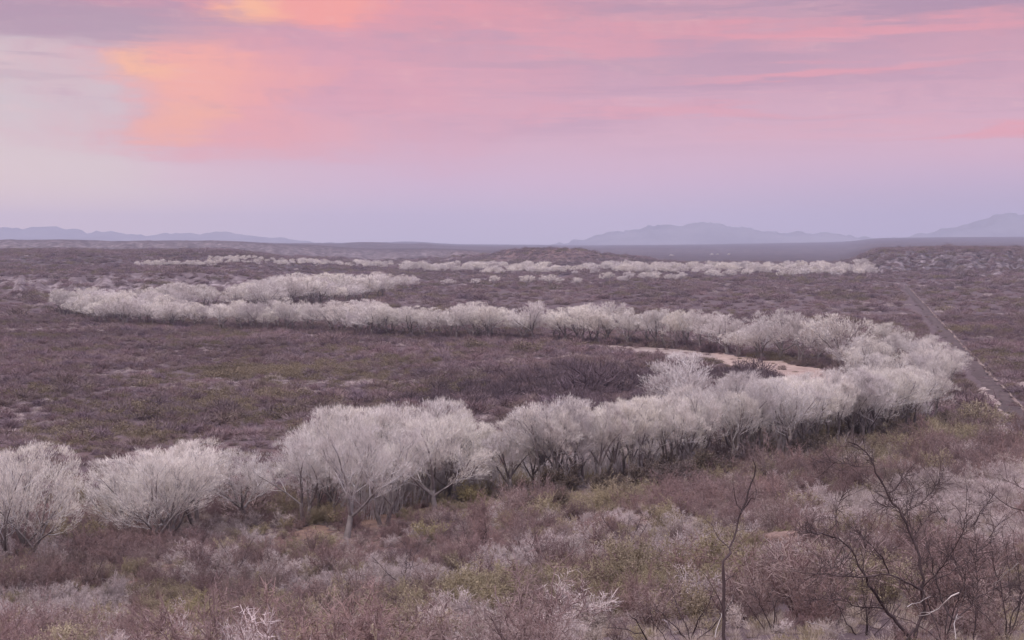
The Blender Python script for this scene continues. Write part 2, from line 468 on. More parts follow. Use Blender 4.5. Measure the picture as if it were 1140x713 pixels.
def inside(px, py, poly):
    c = np.zeros(np.shape(px), bool); n = len(poly)
    for i in range(n):
        (x1, y1), (x2, y2) = poly[i], poly[(i + 1) % n]
        k = ((y1 > py) != (y2 > py)) & (px < (x2 - x1) * (py - y1) / (y2 - y1 + 1e-12) + x1)
        c ^= k
    return c
BARE = []
for nm, m, ol in (
    ('sandy_riverbed', 'sand', [(790, 394), (806, 393), (822, 398), (838, 398), (850, 402), (866, 402), (880, 406), (905, 410), (922, 414), (938, 424), (915, 430), (890, 430), (872, 425), (858, 417), (845, 417), (826, 411), (812, 409), (800, 401)]),
    ('gravel_bar', 'gravel', [(640, 385), (668, 384), (700, 386), (735, 388), (765, 390), (796, 395), (800, 401), (770, 401), (742, 397), (715, 396), (690, 394), (672, 390)]),
    ('bare_soil', 'orange', [(325, 594), (345, 584), (362, 586), (368, 594), (352, 602), (330, 603)]),
    ('bare_soil', 'orange', [(398, 584), (412, 574), (432, 573), (438, 582), (424, 590), (405, 591)]),
    ('bare_soil', 'gravel', [(1088, 436), (1098, 428), (1108, 436), (1120, 452), (1127, 464), (1118, 463), (1104, 448)]),
    ('bare_soil', 'gravel', [(700, 634), (745, 624), (790, 622), (806, 628), (770, 634), (735, 640)]),
    ('bare_soil', 'gravel', [(1126, 428), (1150, 424), (1160, 436), (1140, 440)]),
    ):
    o, pts = sheet(nm, ol, M[m], seed=len(BARE), step=2.5 if nm != 'bare_soil' else 1.2)
    BARE.append(pts)

# the straight track: a dirt bed with a low pale berm along its right side
ta, tb = np.array(ground_at(1150, 480)), np.array(ground_at(1006, 318))
td = (tb - ta) / np.linalg.norm(tb - ta); tn = np.array([td[1], -td[0]])
TL = np.linalg.norm(tb - ta); ta = ta - td * 60; TL += 60
def strip(name, off, width, lift, crown, m, seed, rag=.25):
    n = int(TL / 4); rg = np.random.default_rng(seed); b = MB(); V = []
    for i in range(n + 1):
        c = ta + td * TL * i / n
        for k, t in enumerate(np.linspace(-.5, .5, 5)):
            e = rg.normal() * rag * abs(t) * 2
            p = c + tn * (off + width * t + e)
            V.append((p[0], p[1], float(H(p[0], p[1])) + lift + crown * (1 - abs(t) * 2) - (.25 if abs(t) > .49 else 0)))
    i = np.arange(n)[:, None] * 5; j = np.arange(4)[None, :]
    b.add(V, None, np.stack([i + j, i + j + 1, i + 5 + j + 1, i + 5 + j], -1).reshape(-1, 4))
    return link(name, b.mesh(name, m, True))
tag(strip('dirt_track', 0, 5.0, .3, .12, M['track'], 1, .9), kind='structure')
tag(strip('track_berm', 3.0, .7, .2, .3, M['berm'], 2, .5), kind='structure')
def on_track(x, y, w=4.4):
    q = np.stack([np.asarray(x) - ta[0], np.asarray(y) - ta[1]], -1)
    s = q @ td; n = q @ tn
    return (s > -20) & (s < TL + 5) & (n > -w - 3.0) & (n < w) & (R.uniform(0, 1, np.shape(n)) > .07)
def bare(x, y, stray=.0):
    c = on_track(x, y)
    for p in BARE: c = c | (inside(x, y, p) & (R.uniform(0, 1, np.shape(x)) >= stray))
    return c

# ------------------------------------------------------------------ cottonwoods, one object each
def tree_kind(name, parts):
    return [(pn, b.mesh(name + '_' + pn, M[m], pn != 'crown')) for pn, b, m in parts]
near_open, near_tall, near_multi, mid_trees, far_trees = [], [], [], [], []
TP = lambda t, l, c: [('trunk', t, 'trunk'), ('limbs', l, 'limb'), ('crown', c, 'twig')]
for q in range(4):
    near_open.append(tree_kind('open', TP(*cottonwood(100 + q, 15, .95, 1 + q % 2, .24, 20 - 6 * (q % 2), .030, rx=.56 + .05 * (q % 3), lean_hi=.3))))
for q in range(5):
    near_tall.append(tree_kind('tall', TP(*cottonwood(200 + q, 15, .60, 1 + q % 3, .30, 18 - 5 * (q % 3), .031, rx=.36 + .04 * (q % 3), lean_hi=.22))))
for q in range(3):
    near_multi.append(tree_kind('multi', TP(*cottonwood(300 + q, 13.5, 1.05, 4, .10, 12, .029, .8, rx=.64, lean_hi=.75))))
for q in range(6):
    mid_trees.append(tree_kind('mid', TP(*cottonwood(400 + q, 14, .75 + .08 * (q % 3), 1 + q % 2, .22, 8, .068, 0, 4, rx=.46 + .06 * (q % 3), tl=1.25, lean_hi=.25))))

USED = set()
def uniq(label):
    k = label; assert k
    return k
TREES = []
def plant_tree(kind, x, y, scale, wide=1.0, rot=None, label=None, group=None, sink=.1, name='cottonwood_tree'):
    root = link(name, None)
    z = float(H(x, y)) - sink
    root.location = (x, y, z); root.rotation_euler = (0, 0, R.uniform(0, 6.28) if rot is None else rot)
    root.scale = (scale * wide, scale * wide, scale)
    for pn, me in kind: link(pn, me, root)
    tag(root, label, 'tree', group)
    TREES.append((root, x, y))
    return root

def pct(px, py, top):
    a, b = px / 11.40, py / 7.13
    return '%.1f percent across' % a

# the few that stand out
def lone(kind, px, py, hgt_px, label, wide=1.0, base=15, rot=None, group=None):
    x, y = ground_at(px, py)
    return plant_tree(kind, x, y, hgt_px / FPX * y / base, wide, rot, label, group)
lone(near_multi[0], 22, 622, 126, 'spreading pale cottonwood at the far left, cut by the photo edge', 1.0, 13.5, 1.0)
lone(near_tall[2], -6, 606, 100, 'narrow pale cottonwood half out of frame behind the leftmost spreading tree', 1.0, 15, .4)
lone(near_multi[1], 180, 606, 106, 'broad many-stemmed pale cottonwood with branches sweeping low to the ground', 1.15, 13.5, 2.0)
lone(near_multi[2], 146, 598, 92, 'left shoulder tree tucked against the broad many-stemmed cottonwood', 1.0, 13.5, .6)
lone(near_open[2], 274, 584, 84, 'rounded pale cottonwood on the right flank of the broad many-stemmed one', 1.15, 15, 2.4)
lone(near_tall[1], 222, 592, 102, 'upright pale cottonwood rising highest behind the broad many-stemmed one', 1.35, 15, .8)
lone(near_open[0], 386, 600, 120, 'tall open-crowned cottonwood with dark trunk beside the orange soil patches', 1.0, 15, 0.3)
lone(near_open[1], 338, 585, 100, 'leftmost tree of the near belt, wide pale crown above a dark thicket', 1.1, 15, 4.0)
lone(near_open[2], 484, 574, 106, 'stout cottonwood with low forked dark trunk above the yellow-green bush', 1.05, 15, 1.2)
lone(near_open[1], 428, 585, 110, 'cottonwood with two leaning dark stems right of the orange soil', .95, 15, 2.2)
lone(near_tall[0], 758, 500, 106, 'domed cottonwood standing highest above the middle of the near belt', 1.75, 15, 5.0)
lone(near_open[0], 800, 494, 78, 'shorter round cottonwood just right of the highest dome in near belt', 1.1, 15, 3.0)

def band(line, kinds, spacing, rows, rowgap, height, jitter, seed, base, belt, wide=(1.0, 1.25), skip=()):
    rg = np.random.default_rng(seed)
    sizes = [.86, .93, 1.0, 1.0, 1.06] if seed == 42 else [.76, .88, 1.0, 1.0, 1.1, 1.18]
    g = np.array([ground_at(*p) for p in line])
    seg = np.linalg.norm(np.diff(g, axis=0), axis=1); cum = np.concatenate([[0], np.cumsum(seg)])
    out = []
    for r in range(rows):
        s = rg.uniform(0, spacing)
        while s < cum[-1]:
            i = min(np.searchsorted(cum, s, 'right') - 1, len(seg) - 1)
            t = (s - cum[i]) / seg[i]
            p = g[i] * (1 - t) + g[i + 1] * t
            d = (g[i + 1] - g[i]) / seg[i]; n = np.array([-d[1], d[0]])
            if n[1] < 0: n = -n
            q = p + n * (r * rowgap + rg.uniform(-.5, .5) * jitter) + d * rg.uniform(-.3, .3) * spacing
            hh = height(r, to_px(q[0], q[1], float(H(*q)))[0]) * rg.choice(sizes) * rg.uniform(.95, 1.06)
            out.append((r, q[0], q[1], hh, rg.uniform(*wide)))
            s += spacing * rg.uniform(.75, 1.3)
    for k, (r, x, y, hh, w) in enumerate(out):
        px, py = to_px(x, y, float(H(x, y)) + hh)
        if px < -60 or px > 1200: continue
        if bare(x, y): continue
        kd = kinds[int(rg.integers(len(kinds)))]
        plant_tree(kd, x, y, hh / base, w, rg.uniform(0, 6.28), None, belt[1]).__setitem__('belt', belt[0] + '|' + ('front row' if r == 0 else 'second row' if r == 1 else 'back row'))

mixA = near_tall + near_tall + near_open
hA = lambda r, px: np.interp(px, [380, 480, 540, 640, 690, 740, 900, 960, 1060], [13.6, 14.4, 14.8, 14.4, 13.8, 15.2, 15.9, 14.8, 13.0]) - r * np.interp(px, [500, 800], [.1, 1.1])
band([(330, 582), (395, 582), (470, 564), (545, 553)], near_open + near_tall[:2], 8.0, 3, 6.0, hA, 4, 41, 15, ('near belt', 'cottonwoods of the near river belt'))
band([(520, 562), (560, 557), (640, 549), (730, 536), (850, 516), (950, 495), (1030, 471)], near_tall + near_tall + near_open[:1], 7.2, 3, 4.5, hA, 4, 42, 15, ('near belt', 'cottonwoods of the near river belt'), (1.05, 1.4))
# the bend at the right end
hB = lambda r, px: 13.5
for k, (px, py, hp) in enumerate([(1046, 448, 50), (1052, 437, 48), (1040, 428, 50), (1020, 420, 40), (1052, 424, 42), (1000, 415, 44), (985, 422, 40), (962, 420, 44), (975, 440, 46), (1000, 448, 50), (1025, 440, 46), (952, 433, 46), (992, 408, 48), (1028, 417, 44), (1010, 458, 50), (965, 455, 46), (948, 416, 40)]):
    x, y = ground_at(px, py)
    o = plant_tree((near_open + near_tall)[k % 7], x, y, hp / FPX * y / 15, R.uniform(1.1, 1.3), None, None, 'cottonwoods on the river bend')
    o['belt'] = 'river bend|' + ('front row' if py > 440 else 'middle' if py > 420 else 'back row')
hM = lambda r, px: np.interp(px, [60, 120, 300, 560, 620, 700, 900], [13, 13.5, 12.5, 14, 15.5, 14, 14.5]) + r * 1.0
band([(906, 414), (888, 410), (836, 400), (791, 396), (738, 386), (660, 383), (597, 379), (513, 378), (413, 375), (367, 371), (283, 368), (190, 365), (117, 361), (72, 350)], mid_trees, 10.5, 2, 10, hM, 8, 43, 14, ('middle belt', 'cottonwoods of the middle river belt'), (1.2, 1.6))
hC = lambda r, px: np.interp(px, [190, 300, 312, 420, 460, 560, 900], [16, 15.5, 17.5, 16, 12.5, 10.5, 11.5])
for ln in ([(190, 348), (240, 346), (302, 347)], [(310, 344), (345, 342), (385, 337), (424, 331)], [(424, 327), (446, 325)], [(460, 322), (478, 322)], [(486, 321), (500, 320)], [(524, 320), (556, 319)], [(562, 318), (572, 318)], [(582, 319), (650, 319)], [(664, 316), (690, 316), (756, 314)], [(776, 311), (836, 311)], [(852, 311), (970, 309)]):
    band(ln, mid_trees, 18 if ln[0][0] > 400 else 15, 1 if ln[0][0] > 400 else 3, 24, hC, 12, 44 + ln[0][0], 14, ('third belt', 'cottonwoods of the third belt behind'), (1.4, 1.9))
band([(100, 352), (160, 350), (200, 356)], mid_trees, 12, 1, 10, hM, 5, 45, 14, ('middle belt', 'cottonwoods of the middle river belt'), (1.1, 1.4))

print('TREES', len(TREES), {k: sum(1 for o, _, _ in TREES if o.get('belt', '').startswith(k)) for k in ('near', 'river', 'middle', 'third')})
seen = {}
WHERE = {'near belt': 'the near belt', 'river bend': 'the bend', 'middle belt': 'the middle belt', 'third belt': 'the third belt'}
LOOK = {'near belt': 'pale bare cottonwood', 'river bend': 'round pale cottonwood', 'middle belt': 'whitish bare cottonwood', 'third belt': 'small whitish cottonwood'}
for o, x, y in TREES:
    if 'belt' not in o: continue
    bl, row = o['belt'].split('|'); del o['belt']
    px, py = to_px(x, y, float(H(x, y)))
    nd = 0
    while True:
        place = ('%.' + str(nd) + 'f') % (px / 11.4)
        lab = '%s in %s of %s, %s percent across photo' % (LOOK[bl], row, WHERE[bl], place)
        if lab not in seen or nd > 2: break
        nd += 1
    seen[lab] = 1; o['label'] = lab

# two bleached dead trees by the gravel
def snag(seed, hgt, n):
    rg = np.random.default_rng(seed); b = MB()
    tr = np.array([[0, 0, -.3], [.1, 0, hgt * .3], [0, .15, hgt * .6], [.25, .1, hgt]])
    b.tube(tr, [.34, .28, .2, .06], 6); br = MB()
    for i in range(n):
        t = rg.uniform(.35, .9); p = np.array([.1, .05, hgt * t]); a = rg.uniform(0, 6.28)
        d = np.array([math.cos(a), math.sin(a), rg.uniform(.2, 1.0)]); L = hgt * .4 * (1.2 - t)
        br.tube([p, p + d * L * .5, p + d * L + [0, 0, L * .2]], [.12, .08, .03], 4)
    return b, br
for (px, py, hp, lab) in ((769, 406, 14, 'white dead snag behind the domed cottonwood, taller of two by the gravel'), (751, 405, 11, 'smaller white dead snag left of the taller snag by the gravel')):
    x, y = ground_at(px, py); t, b = snag(int(px), hp / FPX * y, 8)
    root = tag(link('dead_tree', None), lab, 'dead tree'); root.location = (x, y, float(H(x, y)))
    link('trunk', t.mesh('snag_trunk', M['bleach'], True), root); link('branch', b.mesh('snag_branch', M['bleach'], True), root)

# ------------------------------------------------------------------ scattering (stuff that nobody could count)
def bank(name, meshes):
    c = bpy.data.collections.new(name)
    for i, me in enumerate(meshes):
        o = bpy.data.objects.new('%s_%02d' % (name, i), me); c.objects.link(o)
    return c

def scatter(name, pts, rotz, scl, idx, coll, label, cat):
    me = bpy.data.meshes.new(name)
    n = len(pts)
    me.vertices.add(n); me.vertices.foreach_set('co', np.asarray(pts, np.float32).ravel())
    a = me.attributes.new('rot', 'FLOAT_VECTOR', 'POINT'); rv = np.zeros((n, 3), np.float32); rv[:, 2] = rotz; a.data.foreach_set('vector', rv.ravel())
    a = me.attributes.new('scl', 'FLOAT_VECTOR', 'POINT'); a.data.foreach_set('vector', np.asarray(scl, np.float32).ravel())
    a = me.attributes.new('pick', 'INT', 'POINT'); a.data.foreach_set('value', np.asarray(idx, np.int32))
    o = link(name, me)
    ng = bpy.data.node_groups.new(name, 'GeometryNodeTree')
    ng.interface.new_socket('Geometry', in_out='INPUT', socket_type='NodeSocketGeometry')
    ng.interface.new_socket('Geometry', in_out='OUTPUT', socket_type='NodeSocketGeometry')
    gi, go = ng.nodes.new('NodeGroupInput'), ng.nodes.new('NodeGroupOutput')
    ci = ng.nodes.new('GeometryNodeCollectionInfo'); ci.inputs['Collection'].default_value = coll
    ci.inputs['Separate Children'].default_value = True; ci.inputs['Reset Children'].default_value = True
    ip = ng.nodes.new('GeometryNodeInstanceOnPoints'); ip.inputs['Pick Instance'].default_value = True
    def attr(nm, ty):
        q = ng.nodes.new('GeometryNodeInputNamedAttribute'); q.data_type = ty; q.inputs['Name'].default_value = nm
        return [s for s in q.outputs if s.enabled][0]
    L = ng.links.new
    m2p = ng.nodes.new('GeometryNodeMeshToPoints')
    L(gi.outputs[0], m2p.inputs[0]); L(m2p.outputs[0], ip.inputs['Points']); L(ci.outputs[0], ip.inputs['Instance'])
    L(attr('pick', 'INT'), ip.inputs['Instance Index']); L(attr('scl', 'FLOAT_VECTOR'), ip.inputs['Scale'])
    e2r = ng.nodes.new('FunctionNodeEulerToRotation'); L(attr('rot', 'FLOAT_VECTOR'), e2r.inputs[0]); L(e2r.outputs[0], ip.inputs['Rotation'])
    L(ip.outputs[0], go.inputs[0])
    md = o.modifiers.new('scatter', 'NODES'); md.node_group = ng
    return tag(o, label, cat, None, 'stuff')

def wedge(n, r0, r1, half=.43):
    r = np.sqrt(R.uniform(r0 * r0, r1 * r1, n)); a = R.uniform(-half, half, n)
    return r * np.sin(a), r * np.cos(a)

# shrubs of the plain
mes = [twig_dome(500 + s, 2.6, 2.3, 330, .085, 1.15, 6, .4, up=.25, lump=.4).mesh('mesquite', M['mesq']) for s in range(6)]
mo = [twig_dome(520 + s, 2.4, 1.9, 160, .07, 1.0, 5, .4, leaf=420, leafsize=.13, lump=.4).mesh('olive_scrub', M['olive_scrub']) for s in range(4)]
mg = [twig_dome(540 + s, 1.7, 1.0, 260, .06, .8, 5, .4, up=.5, lump=.3).mesh('pale_scrub', M['grey']) for s in range(4)]
md = [twig_dome(560 + s, 2.8, 2.7, 520, .075, 1.1, 6, .45, up=.3, lump=.3).mesh('thicket', M['thicket']) for s in range(4)]
plain = bank('plain_shrubs', mes + mo + mg + md)
x1, y1 = wedge(30000, 225, 900); x2, y2 = wedge(30000, 850, 3200)
x = np.concatenate([x1, x2]); y = np.concatenate([y1, y2]); far = np.arange(len(x)) >= len(x1)
z = H(x, y); r = np.hypot(x, y)
px, py = to_px(x, y, z)
dens = fbm(x / 40, y / 40, 401)
foot = z > 4.0
dark_patch = .85 * np.exp(-(((px - 650) / 140) ** 2 + ((py - 428) / 26) ** 2)) + .6 * np.exp(-(((px - 520) / 110) ** 2 + ((py - 447) / 12) ** 2)) + np.exp(-(((px - 835) / 60) ** 2 + ((py - 421) / 7) ** 2)) + .42 * np.exp(-(((py - np.interp(px, [70, 360, 660, 740, 900], [352, 371, 380, 385, 407])) / 5) ** 2)) * (px < 910) + .7 * np.exp(-(((px - 1090) / 60) ** 2 + ((py - 455) / 30) ** 2))
keep = ~bare(x, y, .16) & ~((r < 420) & foot) & (dens + R.uniform(-.25, .25, len(x)) + .4 * dark_patch > .12)
olive_patch = np.exp(-(((px - 330) / 190) ** 2 + ((py - 425) / 22) ** 2)) + .8 * np.exp(-(((px - 60) / 120) ** 2 + ((py - 470) / 30) ** 2))
kn = fbm(x / 45, y / 45, 411) + R.uniform(-.2, .2, len(x))
kind = np.where(kn + olive_patch * .38 > .70, 1, 0)
kind = np.where((kn < .26) & (dark_patch < .3), 2, kind)
kind = np.where(dark_patch + R.uniform(-.3, .3, len(x)) + .5 * (fbm(x / 30, y / 30, 431) - .5) > .62, 3, kind)
pick = np.where(kind == 0, R.integers(0, 6, len(x)), np.where(kind == 1, 6 + R.integers(0, 4, len(x)), np.where(kind == 2, 10 + R.integers(0, 4, len(x)), 14 + R.integers(0, 4, len(x)))))
s = np.exp(R.normal(-.15, .32, len(x))) * (1 + .32 * np.minimum(dark_patch, 1)) * np.where(far, 1.5 + r / 3000, 1.0) * (.6 + .8 * dens)
s *= np.where(r < 330, .8, 1) * np.where(bare(x, y), .5, 1)
scl = np.stack([s * R.uniform(.9, 1.25, len(x)), s * R.uniform(.9, 1.25, len(x)), s * R.uniform(.7, 1.0, len(x)) * np.where(far, .75, .95)], -1)
k = keep
scatter('scrub', np.stack([x, y, z - .05], -1)[k], R.uniform(0, 6.28, k.sum()), scl[k], pick[k], plain,
        'brown and purple mesquite scrub covering the valley plain between the cottonwood belts', 'scrub')

# far belts of cottonwoods, too small and too many to tell apart
ft = []
for sd in range(4):
    t, l, c = cottonwood(600 + sd, 14, .85, 1, .2, 3, .19, 0, 3, rx=.5, tl=1.5)
    ft.append(c.mesh('far_crown', M['twig']))
farbank = bank('far_cottonwoods', ft)
FP = []
for line, rows, gap, n in (([(395, 296), (440, 297), (480, 299)], 2, 60, 26), ([(400, 300), (480, 304), (560, 307), (620, 307), (690, 307)], 6, 75, 380), ([(690, 307), (760, 306), (850, 306), (965, 308)], 5, 75, 280),
                           ([(155, 297), (200, 296.5), (232, 297)], 1, 50, 60), ([(236, 296.5), (300, 297.5), (385, 297)], 3, 60, 230), ([(745, 286), (820, 285)], 1, 50, 22), ([(500, 291), (530, 291)], 1, 40, 6)):
    g = np.array([ground_at(*p) for p in line]); cum = np.concatenate([[0], np.cumsum(np.linalg.norm(np.diff(g, axis=0), axis=1))])
    for i in range(n):
        t = R.uniform(0, cum[-1]); p = np.array([np.interp(t, cum, g[:, 0]), np.interp(t, cum, g[:, 1])])
        u = unit(p); p = p + u * R.integers(0, rows) * gap + R.normal(size=2) * 8
        if vnoise(p[0] / 45, p[1] / 110, 77) < (.36 if line[0][0] >= 390 else .2): continue
        FP.append((p[0], p[1], .5 if line[0][0] < 390 else 1.0))
FP = np.array(FP); FS = FP[:, 2]; n = len(FP); fs = R.choice([.6, .8, .95, 1.15, 1.35], n) * R.uniform(.9, 1.1, n) * np.interp(np.hypot(FP[:, 0], FP[:, 1]), [2250, 2550], [.85, .6]) * FS
scatter('distant_woods', np.stack([FP[:, 0], FP[:, 1], H(FP[:, 0], FP[:, 1])], -1), R.uniform(0, 6.28, n), np.stack([fs * 1.45, fs * 1.45, fs * 1.0], -1), R.integers(0, 4, n), farbank,
        'thin pale lines of far cottonwoods below the low hills', 'woods')

# ------------------------------------------------------------------ the scrub slope in front
KINDS = {}
def bushy(seed, r, h, stems, subs, twigs, width, L, leaf=0, leafsize=.03, up=.25):
    """a leafless desert shrub that forks from the root: stems, branches, fine twigs, small leaves if it keeps them"""
    rg = np.random.default_rng(seed); b = MB(); P, D, Ls, LF = [], [], [], []
    for i in range(stems):
        a = i * 6.28 / stems + rg.uniform(-.4, .4); t = rg.uniform(.15, 1.15)
        d = np.array([math.sin(t) * math.cos(a) * r, math.sin(t) * math.sin(a) * r, math.cos(t) * h + .25 * h]); Ls0 = np.linalg.norm(d) * rg.uniform(.75, 1.1); d = unit(d)
        p = np.array([0, 0, -.1]); pts = [p]
        for k in range(5):
            d = unit(d + rg.normal(size=3) * .16 + [0, 0, .05]); pts.append(pts[-1] + d * Ls0 / 5)
        pts = np.array(pts); b.tube(pts, np.linspace(width * 1.7, width * .5, 6), 3)
        for j in range(subs):
            q = rg.uniform(.9, 5); k = min(int(q), 4); p0 = pts[k] + (pts[k + 1] - pts[k]) * (q - k)
            e = unit(unit(pts[k + 1] - pts[k]) * .7 + rg.normal(size=3) * .6 + [0, 0, up]); l = Ls0 * rg.uniform(.2, .45)
            e2 = unit(e + rg.normal(size=3) * .3); sp = np.array([p0, p0 + e * l * .5, p0 + e * l * .5 + e2 * l * .5])
            b.tube(sp, [width * .7, width * .5, width * .3], 3)
            for m in range(twigs):
                f = rg.uniform(.1, 1) * 2; kk = min(int(f), 1); p1 = sp[kk] + (sp[kk + 1] - sp[kk]) * (f - kk)
                g = unit(e * .5 + rg.normal(size=3) * .75 + [0, 0, up]); ll = L * rg.uniform(.4, 1.3)
                P.append(p1); D.append(g); Ls.append(ll)
                P.append(p1 + g * ll * .5); D.append(unit(g + rg.normal(size=3) * .7)); Ls.append(ll * .6)
                for _ in range(leaf): LF.append(p1 + g * ll * rg.uniform(.2, 1.1) + rg.normal(size=3) * .03)
    P = np.array(P); P[:, 2] = np.maximum(P[:, 2], 0)
    b.blades(P, np.array(D), np.array(Ls), width * .9 * rg.uniform(.7, 1.3, len(P)), rg)
    if leaf: b.leaves(np.array(LF), leafsize * rg.uniform(.6, 1.4, len(LF)), rg)
    return b
KINDS['red'] = [bushy(700 + q, 1.2, 1.7, 11, 8, 8, .017, .34).mesh('brown_shrub', M['red']) for q in range(6)]
KINDS['grey'] = [bushy(720 + q, 1.25, 1.05, 12, 8, 9, .019, .26, up=.45).mesh('pale_shrub', M['grey']) for q in range(6)]
KINDS['olive'] = [bushy(740 + q, 1.3, 1.25, 11, 7, 6, .017, .26, 3, .034, .35).mesh('olive_bush', M['olive']) for q in range(6)]
KINDS['straw'] = [tuft(760 + s, .45, .6, 130, .018).mesh('straw_tuft', M['straw']) for s in range(4)]
order = ['red', 'grey', 'olive', 'straw']
slopebank = bank('slope_plants', sum((KINDS[k] for k in order), []))
start = {'red': 0, 'grey': 6, 'olive': 12, 'straw': 18}
def blob(px, py, L): return sum(np.exp(-(((px - a) / w) ** 2 + ((py - b) / h) ** 2)) for a, b, w, h in L)
x, y = wedge(26000, 36, 420, .46)
z = H(x, y); r = np.hypot(x, y); px, py = to_px(x, y, z)
bx, by = ground_at(873, 609)
near_rock = (np.abs(x / y - bx / by) * by < 3.2) & (y > by - 13) & (y < by + 2)
for sx_, sy_, sw_ in ((346, 594, 3.0), (420, 583, 2.6)):
    gx_, gy_ = ground_at(sx_, sy_)
    near_rock = near_rock | ((np.abs(x / y - gx_ / gy_) * gy_ < sw_) & (y > gy_ - 11) & (y < gy_ + 1) & (R.uniform(0, 1, len(x)) < .75))
keep = ~bare(x, y) & ~near_rock & ((z > .6) | (r < 262))
x, y, z, r, px, py = [q[keep] for q in (x, y, z, r, px, py)]
n = len(x)
sc = {}
sc['grey'] = .62 + .55 * blob(px, py, [(70, 690, 120, 20), (400, 652, 140, 13), (1010, 575, 150, 30), (640, 622, 120, 14), (900, 640, 90, 20), (1100, 560, 90, 25), (560, 700, 60, 14)])
sc['olive'] = .55 + .6 * blob(px, py, [(590, 675, 160, 28), (590, 556, 150, 14), (200, 690, 60, 18), (980, 492, 170, 20), (720, 550, 60, 14), (870, 655, 40, 12), (400, 700, 80, 14), (330, 580, 40, 14)])
sc['red'] = .66 + .5 * blob(px, py, [(180, 655, 240, 16), (830, 590, 90, 26), (450, 620, 170, 14), (1100, 520, 70, 14), (800, 690, 110, 22), (1060, 660, 90, 50), (760, 560, 80, 12)])
sc['straw'] = np.full(n, .52)
V = np.stack([sc[k] + .85 * (fbm(x / 9, y / 9, 800 + i * 7) - .5) * 2 + R.uniform(-.20, .20, n) for i, k in enumerate(order)], -1)
kd = V.argmax(1)
size = np.clip(np.exp(R.normal(-.16, .34, n)), .4, 1.9) * np.where(r > 190, 1.25, 1.0) * np.where((r > 230) & (px > 780), 1.35, 1)
clear = (r < 52) & (px > 660)
size = np.where(clear, np.minimum(size, .45), size)
ly_ = np.interp(px, [300, 395, 470, 560, 640, 730, 850, 950, 1035], [600, 597, 574, 557, 549, 536, 516, 495, 471])
size = np.where((px > 300) & (px < 1035) & (py > ly_ - 8) & (py < ly_ + 14), size * .55, size)
h3 = np.stack([size * R.uniform(.85, 1.25, n), size * R.uniform(.85, 1.25, n), size * R.uniform(.75, 1.15, n)], -1)
rot = R.uniform(0, 6.28, n)
pick = np.array([start[order[a]] for a in kd]) + np.array([int(R.integers(0, len(KINDS[order[a]]))) for a in kd])
solo = np.zeros(n, bool)
INFO = {'red': ('twiggy_shrub', 'shrub', 'reddish-brown bare shrub', 'brown twiggy shrubs on the near slope'),
        'grey': ('pale_shrub', 'shrub', 'pale lilac-grey dry shrub', 'pale dry shrubs on the near slope'),
        'olive': ('olive_bush', 'bush', 'low olive bush', 'olive bushes on the near slope')}
vis = (px > 4) & (px < 1136) & (py < 716)
def spot(px, py):
    if py > 700: where = 'at the bottom edge'
    elif px < 110 and py > 600: where = 'below the leftmost cottonwood'
    elif px < 300: where = 'below the many-stemmed cottonwood'
    elif px < 520: where = 'below the orange soil patches'
    elif px < 700: where = 'below the near cottonwood belt'
    elif px < 840: where = 'around the lone dark stem'
    elif px < 915: where = 'near the orange boulder'
    elif px < 1075: where = 'behind the bare dark mesquite'
    else: where = 'beside the right photo edge'
    return where
used = set()
for kname, (nm, cat, look, grp) in INFO.items():
    ids = np.nonzero(vis & (kd == order.index(kname)))[0]
    ids = ids[np.argsort(-(size[ids] / r[ids]))][:270]
    for i in ids:
        solo[i] = True
        o = link(nm, KINDS[kname][int(pick[i]) - start[kname]])
        o.location = (x[i], y[i], z[i] - .04); o.rotation_euler = (0, 0, rot[i]); o.scale = h3[i]
        sz = 'small ' if size[i] < .7 else 'large ' if size[i] > 1.05 else ''
        for fm in ('%.0f', '%.1f', '%.2f'):
            lab = ('%s%s %s, ' + fm + ' percent across, ' + fm + ' down') % (sz, look, spot(px[i], py[i]), px[i] / 11.4, py[i] / 7.13)
            import re as _re
            if len(_re.findall(r"[A-Za-z0-9][A-Za-z0-9'-]*", lab)) > 16: lab = lab.replace(sz, '', 1).replace(' percent across', ' percent')
            if lab not in used: break
        used.add(lab); tag(o, lab, cat, grp)
k = ~solo
scatter('slope_scrub', np.stack([x, y, z - .05], -1)[k], rot[k], h3[k], pick[k], slopebank,
        'dense mixed brown, olive and pale undergrowth covering the near slope', 'undergrowth')
# low dry ground cover
x, y = wedge(16000, 36, 260, .46); z = H(x, y); keep = (z > .6) & (~bare(x, y) | ((np.hypot(x, y) < 140) & (R.uniform(0, 1, len(x)) < .55)))
x, y, z = x[keep], y[keep], z[keep]; n = len(x); s = R.uniform(.5, 1.3, n)
scatter('dry_grass', np.stack([x, y, z], -1), R.uniform(0, 6.28, n), np.stack([s, s, s * .8], -1), R.integers(0, 4, n), bank('grass_tufts', KINDS['straw']),
        'thin straw coloured dry grass between the shrubs of the near slope', 'grass')

# a few bushes that stand out
def bush(nm, me, px, py, wpx, hpx, rad, hgt, lab, cat='bush'):
    x, y = ground_at(px, py)
    o = link(nm, me); o.location = (x, y, float(H(x, y)) - .05); o.rotation_euler = (0, 0, R.uniform(0, 6))
    a = wpx / FPX * y / (2 * rad); o.scale = (a, a, hpx / FPX * y / hgt)
    return tag(o, lab, cat)
ymesh = bushy(900, 1.25, 1.15, 14, 8, 7, .016, .26, 4, .032, .35).mesh('yellow_bush', M['yellow'])
omesh = bushy(901, 1.25, 1.15, 16, 9, 8, .014, .22, 5, .026, .35).mesh('olive_big', M['olive'])
bush('yellow_green_bush', ymesh, 478, 606, 62, 22, 1.25, 1.15, 'yellow-green bush below the stout fork-trunked cottonwood')
bush('yellow_green_bush', ymesh, 522, 560, 52, 18, 1.25, 1.15, 'dull yellow bush at the foot of the near belt trunks')
